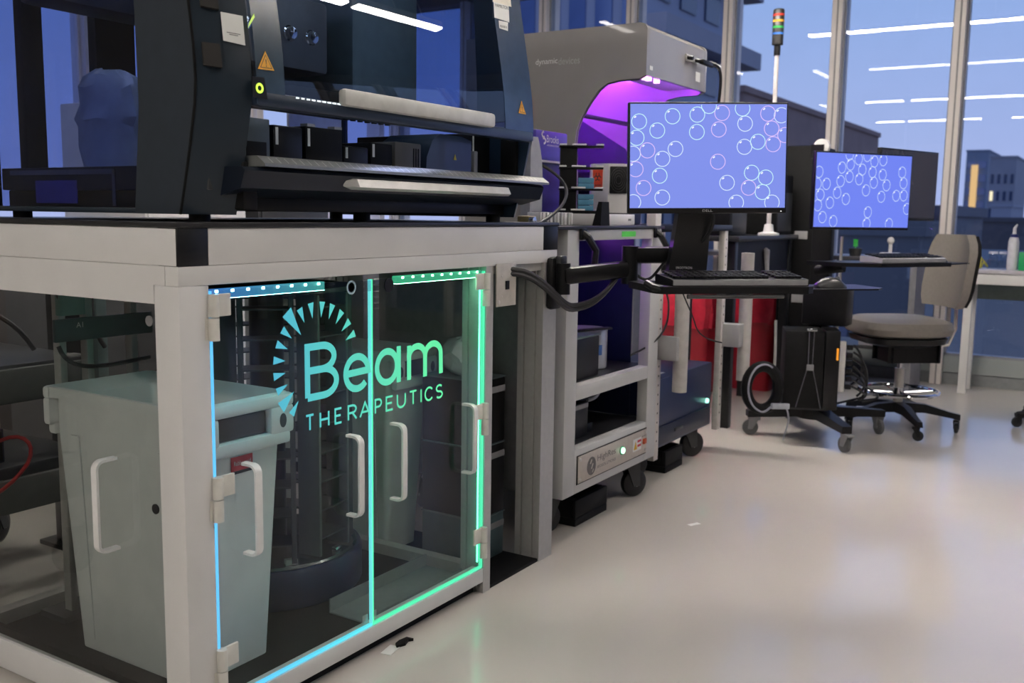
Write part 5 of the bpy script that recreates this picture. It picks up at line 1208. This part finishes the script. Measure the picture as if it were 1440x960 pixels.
for k in range(7):
    p = cp+ut*.055+UPV*(-.1+.035*k); q = Vector((SB.x+rn.uniform(-.05, .15), SB.y+rn.uniform(-.22, -.05), .17+.012*k))
    o = obj('tangled_cable', MB().tube(bez(p, p+ut*rn.uniform(.04, .12)-UPV*.05, q+ut*rn.uniform(.02, .18)+UPV*rn.uniform(-.08, .1), q, 14), .006, 6), cable); tag(o, 'black power cable tangled below the white power strip', 'cable', 'cables tangled under the power strip')
# coil of cable hung at the stand's side, with a grey lead and a power brick
cc_ = atd(1072, 545, 4.75); uc = RT.copy(); uc.z = 0; uc.normalize()
o = obj('cable_coil', MB().tube([cc_+uc*math.cos(2*PI*k/28)*.078+UPV*math.sin(2*PI*k/28)*.105 for k in range(28)], .027, 10, True), blackm); tag(o, 'thick coil of black cable hanging from the wheeled stand', 'cable')
gl0 = [cc_-FW*.03+uc*math.cos(a)*.075+UPV*math.sin(a)*.115 for a in [math.radians(q) for q in range(60, 260, 10)]]
bp = atd(1097, 571, 4.68)
o = obj('grey_lead', MB().tube(gl0+bez(gl0[-1], gl0[-1]+uc*.04-UPV*.03, bp-uc*.05, bp-uc*.035, 8)[1:], .005, 6), greycab); tag(o, 'pale grey lead running from the black coil to the adapter', 'cable')
o = obj('power_adapter', MB().obox(bp, uc, FW.cross(uc).cross(uc)*-1, UPV, .085, .03, .028, .005), M('adapter_pale', (.45, .47, .52), .4)); tag(o, 'small pale power adapter hanging beside the black cable coil', 'adapter')
o = obj('grey_lead', MB().tube(bez(bp+uc*.03-UPV*.01, bp+uc*.06-UPV*.06, bp+uc*.03-UPV*.12, onz(1101, 618, .006), 12), .004, 6), greycab); tag(o, 'grey lead dangling from the pale adapter to the floor', 'cable')
o = obj('hook_pole', MB().tube([atd(1091, 450, 4.8), atd(1090, 500, 4.8), atd(1088, 530, 4.8)], .007, 8), steel); tag(o, 'thin steel hook rod above the coil of black cable', 'rod')

# ================================================================== LAB STOOL
CHC = Vector((5.64, 1.02, 0)); fd = Vector((-.62, .78, 0)).normalized(); sd = UPV.cross(fd)
t = thing('lab_stool', 'tall taupe lab chair with chrome foot ring in front of the windows', 'chair', tuple(CHC))
SZ = 1.15-(470-309)/F_PX*5.35
def sq(c_, a, b, z, e_=3.2, n=28):
    out = []
    for k in range(n):
        th = 2*PI*k/n; c0, s0 = math.cos(th), math.sin(th); out.append(c_+fd*a*abs(c0)**(2/e_)*(1 if c0 > 0 else -1)+sd*b*abs(s0)**(2/e_)*(1 if s0 > 0 else -1)+UPV*z)
    return out
sc0 = CHC+fd*.03
obj('seat', MB().rings([sq(sc0, .20, .20, SZ), sq(sc0, .245, .245, SZ+.02), sq(sc0, .255, .255, SZ+.05), sq(sc0, .245, .245, SZ+.085), sq(sc0, .20, .20, SZ+.10), sq(sc0, .10, .10, SZ+.102)]), chairg, t)
obj('seat_pan', MB().rings([sq(sc0, .15, .15, SZ-.05), sq(sc0, .22, .22, SZ-.03), sq(sc0, .23, .23, SZ)]), black, t)
obj('mechanism', MB().obox(CHC+UPV*(SZ-.085)-fd*.03, fd, sd, UPV, .26, .18, .075, .02), black, t)
bc = CHC-fd*.235; zb0, zb1 = SZ+.16, 1.15-(329-310)/F_PX*5.5
mb = MB(); rings = []
for i in range(9):
    f = i/8; z = zb0+(zb1-zb0)*f; hw = .205*(1-.28*max(0, (f-.72)/.28)**2)*(1-.18*max(0, (.25-f)/.25)**2); lean = -.03-.05*f
    ring = []
    for k in range(13):
        s = -1+2*k/12; ring.append(bc+fd*(lean+.035+.035*s*s)+sd*hw*s+UPV*z)
    for k in range(13):
        s = 1-2*k/12; ring.append(bc+fd*(lean-.012+.035*s*s)+sd*hw*s+UPV*z)
    rings.append(ring)
obj('backrest', mb.rings(rings), chairg, t)
rings2 = []
for i in range(9):
    f = i/8; z = zb0+.006+(zb1-zb0-.012)*f; hw = .205*(1-.28*max(0, (f-.72)/.28)**2)*(1-.18*max(0, (.25-f)/.25)**2)-.002; lean = -.03-.05*f; ring = []
    for k in range(13):
        s = -1+2*k/12; ring.append(bc+fd*(lean-.0125+.035*s*s)+sd*hw*s+UPV*z)
    for k in range(13):
        s = 1-2*k/12; ring.append(bc+fd*(lean-.034+.035*s*s)+sd*hw*s+UPV*z)
    rings2.append(ring)
obj('back_shell', MB().rings(rings2), blackm, t)
for s in (-.035, .035): obj('back_stem', MB().tube([CHC-fd*.12+sd*s+UPV*(SZ-.06), CHC-fd*.25+sd*s+UPV*(SZ-.05), bc-fd*.05+sd*s+UPV*(SZ+.04), bc-fd*.045+sd*s+UPV*(zb0+.12)], .010, 8), steel, t)
obj('gas_column', MB().cyl(CHC+UPV*.13, CHC+UPV*(SZ-.05), .016, 16), chrome, t); obj('column_sleeve', MB().cyl(CHC+UPV*.10, CHC+UPV*.34, .026, 16), steel, t); obj('column_sleeve', MB().cyl(CHC+UPV*(SZ-.14), CHC+UPV*(SZ-.10), .03, 16), black, t)
ZR = .215; rg = .205
fr = obj('foot_ring', MB().tube([CHC+Vector((math.cos(2*PI*k/40)*rg, math.sin(2*PI*k/40)*rg, ZR)) for k in range(40)], .0105, 10, True), chrome, t)
for k in range(4):
    a = 2*PI*k/4+.6; obj('ring_spoke', MB().cyl(CHC+Vector((math.cos(a)*.028, math.sin(a)*.028, ZR-.01)), CHC+Vector((math.cos(a)*rg, math.sin(a)*rg, ZR)), .007, 8), chrome, fr)
obj('ring_collar', MB().cyl(CHC+UPV*(ZR-.035), CHC+UPV*(ZR+.02), .032, 16), chrome, fr)
for k in range(5):
    a = 2*PI*k/5+math.atan2(.88-CHC.y, 5.33-CHC.x)+.12; d = Vector((math.cos(a), math.sin(a), 0)); s = UPV.cross(d)
    lg_ = MB().rings([[CHC+d*x_+s*w_+UPV*z_, CHC+d*x_-s*w_+UPV*z_, CHC+d*x_-s*w_*.7+UPV*(z_+hh_), CHC+d*x_+s*w_*.7+UPV*(z_+hh_)] for x_, w_, z_, hh_ in ((0, .035, .10, .055), (.14, .028, .105, .045), (.27, .02, .085, .03), (.32, .018, .075, .03))])
    obj('leg', lg_, black, t); p = CHC+d*.305; caster(t, p.x, p.y, .028, .078, a+1.3, rubber, black)

# ================================================================== WINDOW TABLE AND WHAT IS ON IT
t = thing('window_table', 'white side table with slender legs standing under the far windows', 'table', (7.21, -.3, 0))
TZ = ony(1400, 382, onx(1400, 382, 7.06).y).z
obj('table_top', B(7.04, 7.36, -1.6, .965, TZ-.014, TZ+.012, .003), M('table_white', (.52, .50, .53), .25), t)
obj('apron', B(7.05, 7.35, -1.58, .95, TZ-.085, TZ-.014, .002), white, t)
obj('back_panel', B(7.33, 7.35, -1.5, .86, TZ-.20, TZ-.085), M('panel_green_grey', (.17, .21, .20), .5), t)
for y in (.86, -1.5):
    for xx in (7.085, 7.30): obj('leg', B(xx, xx+.045, y, y+.05, 0, TZ-.085, .003), white, t)
ZT2 = TZ+.012
def tp(px, X=7.16): return onx(px, 370, X).y
tt = thing('spray_bottle', 'white dropper bottle with navy collar on the window table', 'bottle', (7.13, tp(1424), ZT2))
hb = onx(1424, 325, 7.13).z-ZT2
obj('bottle_body', MB().lathe((7.13, tp(1424), ZT2), [(.030, 0), (.033, .004), (.033, hb*.72), (.026, hb*.83), (.016, hb*.86)], 24), M('bottle_white', (.62, .62, .68), .35), tt)
obj('collar', MB().lathe((7.13, tp(1424), ZT2+hb*.84), [(.018, 0), (.022, .002), (.022, .018), (.015, .022)], 20), M('collar_navy', (.02, .03, .15), .4), tt)
obj('nozzle', MB().tube([(7.13, tp(1424), ZT2+hb*.92), (7.13, tp(1424), ZT2+hb*1.08), (7.13, tp(1424)-.014, ZT2+hb*1.18)], [.012, .010, .004], 12), M('bottle_white', (.62, .62, .68), .35), tt)
for px, lab in ((1396, 'clear plastic jar on the window table beside the orange box'), (1411, 'clear plastic jar on the window table beside the dropper bottle')):
    tt = thing('clear_jar', lab, 'jar', (7.22, tp(px, 7.22), ZT2))
    obj('jar_wall', MB().lathe((7.22, tp(px, 7.22), ZT2), [(.034, 0), (.036, .003), (.036, .08), (.028, .10)], 24), clearpl, tt); obj('lid', MB().lathe((7.22, tp(px, 7.22), ZT2+.10), [(.029, 0), (.029, .014), (.024, .016)], 24), M('lid_pale', (.5, .52, .62), .4), tt)
tt = thing('orange_box', 'small orange box with a black slot on the window table', 'box', (7.13, tp(1368), ZT2)); y = tp(1368)
obj('case', B(7.10, 7.17, y-.045, y+.045, ZT2, ZT2+.045, .006), M('box_orange', (.62, .10, .02), .4), tt); obj('slot', B(7.0985, 7.10, y-.02, y+.018, ZT2+.012, ZT2+.03), black, tt)
o = obj('yellow_cord', MB().tube(bez((7.10, tp(1378), ZT2+.006), (7.12, tp(1385), ZT2+.07), (7.13, tp(1372), ZT2+.12), (7.16, tp(1388), ZT2+.02))+bez((7.16, tp(1388), ZT2+.02), (7.12, tp(1392), ZT2+.0), (7.1, tp(1384), ZT2+.09), (7.12, tp(1381), ZT2+.006))[1:], .006, 6), M('cord_yellow', (.45, .42, .06), .5)); tag(o, 'twisted yellow cord lying beside the orange box', 'cord')
tt = thing('green_box', 'green box with dark window at the end of the window table', 'box', (7.13, tp(1452), ZT2)); y = tp(1452)
obj('case', B(7.08, 7.20, y-.09, y+.075, ZT2, ZT2+.12, .006), M('box_green', (.02, .36, .12), .4), tt); obj('dark_window', B(7.0785, 7.08, y-.04, y+.04, ZT2+.03, ZT2+.09), black, tt)
# red bin edge and caster at the frame's right
tt = thing('swivel_chair', 'black wheeled chair base with red seat beside the window table', 'chair', (6.22, .25, 0))
obj('seat', MB().rings([[Vector((6.22+r*math.cos(2*PI*k/24), .25+r*math.sin(2*PI*k/24), z)) for k in range(24)] for r, z in ((.15, .42), (.2, .43), (.21, .46), (.2, .49), (.12, .50))]), redm, tt)
obj('column', MB().cyl((6.22, .25, .09), (6.22, .25, .425), .025, 14), black, tt)
for k in range(5):
    a = 2*PI*k/5+2.13; d = Vector((math.cos(a), math.sin(a), 0)); p = Vector((6.22, .25, 0))+d*.25
    obj('leg', MB().tube([Vector((6.22, .25, .10)), p+UPV*.075], [.025, .016], 8), black, tt); caster(tt, p.x, p.y, .03, .08, a, rubber, black)

# ================================================================== DARK INSTRUMENT TABLE BEHIND THE STAND
t = thing('instrument_table', 'dark lab table with a deep navy apron behind the wheeled stand', 'table', (5.6, 1.96, 0))
obj('table_top', B(5.05, 6.15, 1.76, 2.12, 1.02, 1.05, .004), M('table_black', (.02, .02, .024), .35), t)
obj('apron', B(5.09, 6.11, 1.80, 1.82, .76, 1.02), M('apron_navy', (.006, .007, .014), .5, spec=.2), t)
for (a, b) in ((5.08, 1.79), (6.07, 1.79), (5.08, 2.04), (6.07, 2.04)): obj('leg', B(a, a+.05, b, b+.05, 0, 1.02, .003), black, t)
sp_ = atd(1081, 318, 5.62)
t = thing('signal_light', 'stack light with red, amber, green and blue bands on a slim white pole', 'light', (sp_.x, sp_.y, 1.05))
sx_, sy_ = sp_.x, sp_.y
dsp = 5.62
zz = lambda py: atd(1085, py, dsp).z
obj('pole_base', MB().lathe((sx_, sy_, 1.05), [(.06, 0), (.06, .012), (.03, .02), (.024, .06), (.014, .065)], 24), white2, t)
obj('pole', MB().cyl((sx_, sy_, 1.11), (sx_, sy_, zz(82)), .0125, 14), M('pole_pale', (.62, .58, .58), .35), t)
obj('stem', MB().cyl((sx_, sy_, zz(83)), (sx_, sy_, zz(70)), .018, 16), black, t)
za_, zb_ = zz(70), zz(21); bw = .031
obj('tower_body', MB().lathe((sx_, sy_, za_), [(.012, 0), (bw, .006), (bw, zb_-za_-.006), (bw-.004, zb_-za_)], 24), M('tower_black', (.025, .023, .022), .3), t)
for py, c_, nm in ((29, (.75, .05, .03), 'red'), (37, (.8, .40, .03), 'amber'), (45.5, (.04, .5, .10), 'green'), (54, (.05, .20, .65), 'blue')):
    zc_ = zz(py); obj('light_band', MB().lathe((sx_, sy_, zc_), [(bw, -.006), (bw+.0012, -.006), (bw+.0012, .006), (bw, .006)], 24), M('band_'+nm, c_, .3), t)
for (a, b, c, d, h_, m, nm, lab, cat) in (
        (5.12, 5.40, 1.84, 2.10, .26, black, 'centrifuge', 'black boxy instrument at the near end of the dark table', 'machine'),
        (5.80, 6.12, 1.80, 2.10, .36, blackm, 'imager', 'tall black instrument at the far end of the dark table', 'machine')):
    tt = thing(nm, lab, cat, ((a+b)/2, (c+d)/2, 1.05)); obj('case', B(a, b, c, d, 1.05, 1.05+h_, .012), m, tt); obj('front_panel', B(a+.02, b-.02, c-.004, c, 1.07, 1.05+h_*.7, .002), dgrey, tt)
    obj('indicator', B(a+.04, a+.05, c-.006, c-.004, 1.05+h_*.5, 1.05+h_*.5+.008), EMIT('amber_dot', (1, .4, .05), 1.5), tt)
p = atd(1089, 352, 5.65)
o = obj('white_hose', MB().tube([Vector((p.x, 1.797, .97)), Vector((p.x, 1.785, .96)), Vector((p.x+.01, 1.785, .90)), Vector((p.x+.03, 1.785, .80)), Vector((p.x+.03, 1.80, .775))], [.012, .018, .014, .010, .010], 10), M('hose_white', (.65, .63, .66), .3)); tag(o, 'short white hose on the navy apron of the dark table', 'hose')
# low counter in front of the windows behind the chair, with small things on it
t = thing('window_counter', 'long dark counter under the windows behind the lab stool', 'counter', (6.95, 2.2, 0))
obj('counter_top', B(6.86, 7.30, 1.15, 3.3, .87, .90, .004), M('counter_dark', (.06, .06, .075), .3), t)
for y in (1.18, 2.2, 3.22): obj('support', B(6.88, 7.28, y, y+.04, 0, .87), M('support_grey', (.20, .20, .22), .5), t)
obj('lower_shelf', B(6.82, 7.26, 1.22, 2.2, .28, .30), dgrey, t)
y = onx(1237, 505, 6.9).y
tt = thing('storage_box', 'pale storage box on the low shelf under the window counter', 'box', (7.0, y, .30)); obj('case', B(6.86, 7.14, y-.14, y+.14, .30, .44, .006), M('box_pale', (.42, .40, .46), .45), tt); obj('lid', B(6.855, 7.145, y-.145, y+.145, .44, .455, .003), M('box_pale', (.42, .40, .46), .45), tt)
def cp_(px): return onx(px, 350, 6.9).y
tt = thing('clip_pot', 'small dark pot with a bright green tag on the dark window counter', 'pot', (6.9, cp_(1203), .90)); y = cp_(1203)
obj('pot', MB().lathe((6.9, y, .90), [(.035, 0), (.045, .05), (.04, .055)], 18), dgrey, tt); obj('green_tag', MB().obox((6.9, y, .99), (0, 1, 0), (1, 0, 0), UPV, .03, .008, .05, .002).box(6.897, 6.903, y-.003, y+.003, .95, .97), M('tag_green', (.05, .55, .08), .4), tt)
tt = thing('desk_fixture', 'small white stand with a round knob on the dark window counter', 'fixture', (6.9, cp_(1252), .90)); y = cp_(1252)
obj('base', B(6.86, 6.94, y-.06, y+.06, .90, .93, .005), white2, tt); obj('stem', MB().cyl((6.9, y, .93), (6.9, y, 1.0), .012, 12), white2, tt); obj('knob', MB().sphere((6.9, y, 1.01), .024), white2, tt)

t = thing('tall_instrument', 'tall black instrument cabinet standing between the dark table and the window counter', 'machine', (6.41, 1.79, 0))
obj('cabinet_body', B(6.20, 6.62, 1.68, 1.90, .04, 1.60, .012), blackm, t); obj('plinth', B(6.22, 6.60, 1.70, 1.88, 0, .04), black, t)
obj('front_panel', B(6.23, 6.59, 1.674, 1.68, .75, 1.50, .003), black, t); obj('vent', MB().box(6.26, 6.56, 1.670, 1.674, .30, .31).box(6.26, 6.56, 1.670, 1.674, .34, .35).box(6.26, 6.56, 1.670, 1.674, .38, .39), dgrey, t)['kind'] = 'stuff'
for z in (.62, 1.02): obj('pale_bracket', B(6.195, 6.20, 1.72, 1.80, z, z+.05, .001), lgrey, t)
# ================================================================== RED WASTE BINS
def red_bin(label, px, dep, w_, h_):
    c_ = atd(px, 500, dep); x_, y_ = c_.x, c_.y
    t = thing('waste_bin', label, 'bin', (x_, y_, 0), 0)
    r = w_/2
    obj('bin_body', MB().rings([rr(x_-r*.78, x_+r*.78, y_-r*.78, y_+r*.78, .04, 0), rr(x_-r*.96, x_+r*.96, y_-r*.96, y_+r*.96, .05, h_-.06), rr(x_-r, x_+r, y_-r, y_+r, .05, h_-.05), rr(x_-r, x_+r, y_-r, y_+r, .05, h_-.02), rr(x_-r*.9, x_+r*.9, y_-r*.9, y_+r*.9, .05, h_-.03), rr(x_-r*.7, x_+r*.7, y_-r*.7, y_+r*.7, .04, .05)]), redm, t)
    rn = random.Random(px); rings = []
    for (f, z) in ((1.03, h_-.22), (1.06, h_-.12), (1.05, h_-.01), (1.0, h_+.015), (.90, h_+.01), (.8, h_-.06)):
        ring = rr(x_-r*f, x_+r*f, y_-r*f, y_+r*f, .06, z, 8)
        rings.append([p+Vector((rn.uniform(-1, 1), rn.uniform(-1, 1), rn.uniform(-1, 1)))*.010 for p in ring])
    obj('bag_liner', MB().rings(rings, True, False), redbag, t)
    return t
red_bin('red waste bin with red liner beyond the grey dock pole', 972, 6.5, .36, .66)
red_bin('larger red waste bin with a slack red liner beyond the slotted upright', 1057, 6.72, .44, .68)

# ================================================================== SMALL THINGS ON THE FLOOR
q = onz(566, 905); o = obj('black_clip', MB().rings([[Vector((q.x+a, q.y+b, z)) for a, b in ((-.03, -.004), (-.005, -.014), (.018, -.006), (.03, -.014), (.028, .008), (.0, .012), (-.02, .008))] for z in (0.0005, .008)]), blackm); tag(o, 'small black plastic scrap on the floor before the bench', 'scrap')
q = onz(549, 914); o = obj('paper_scrap', MB().obox((q.x, q.y, .0008), (1, .2, 0), (-.2, 1, 0), UPV, .055, .03, .0012), paper); tag(o, 'torn white paper scrap on the floor before the bench', 'paper')
q = onz(976, 737); o = obj('floor_sticker', MB().obox((q.x, q.y, .0006), (1, -.5, 0), (.5, 1, 0), UPV, .05, .02, .0008), paper); tag(o, 'small white sticker on the open floor by the carts', 'sticker')
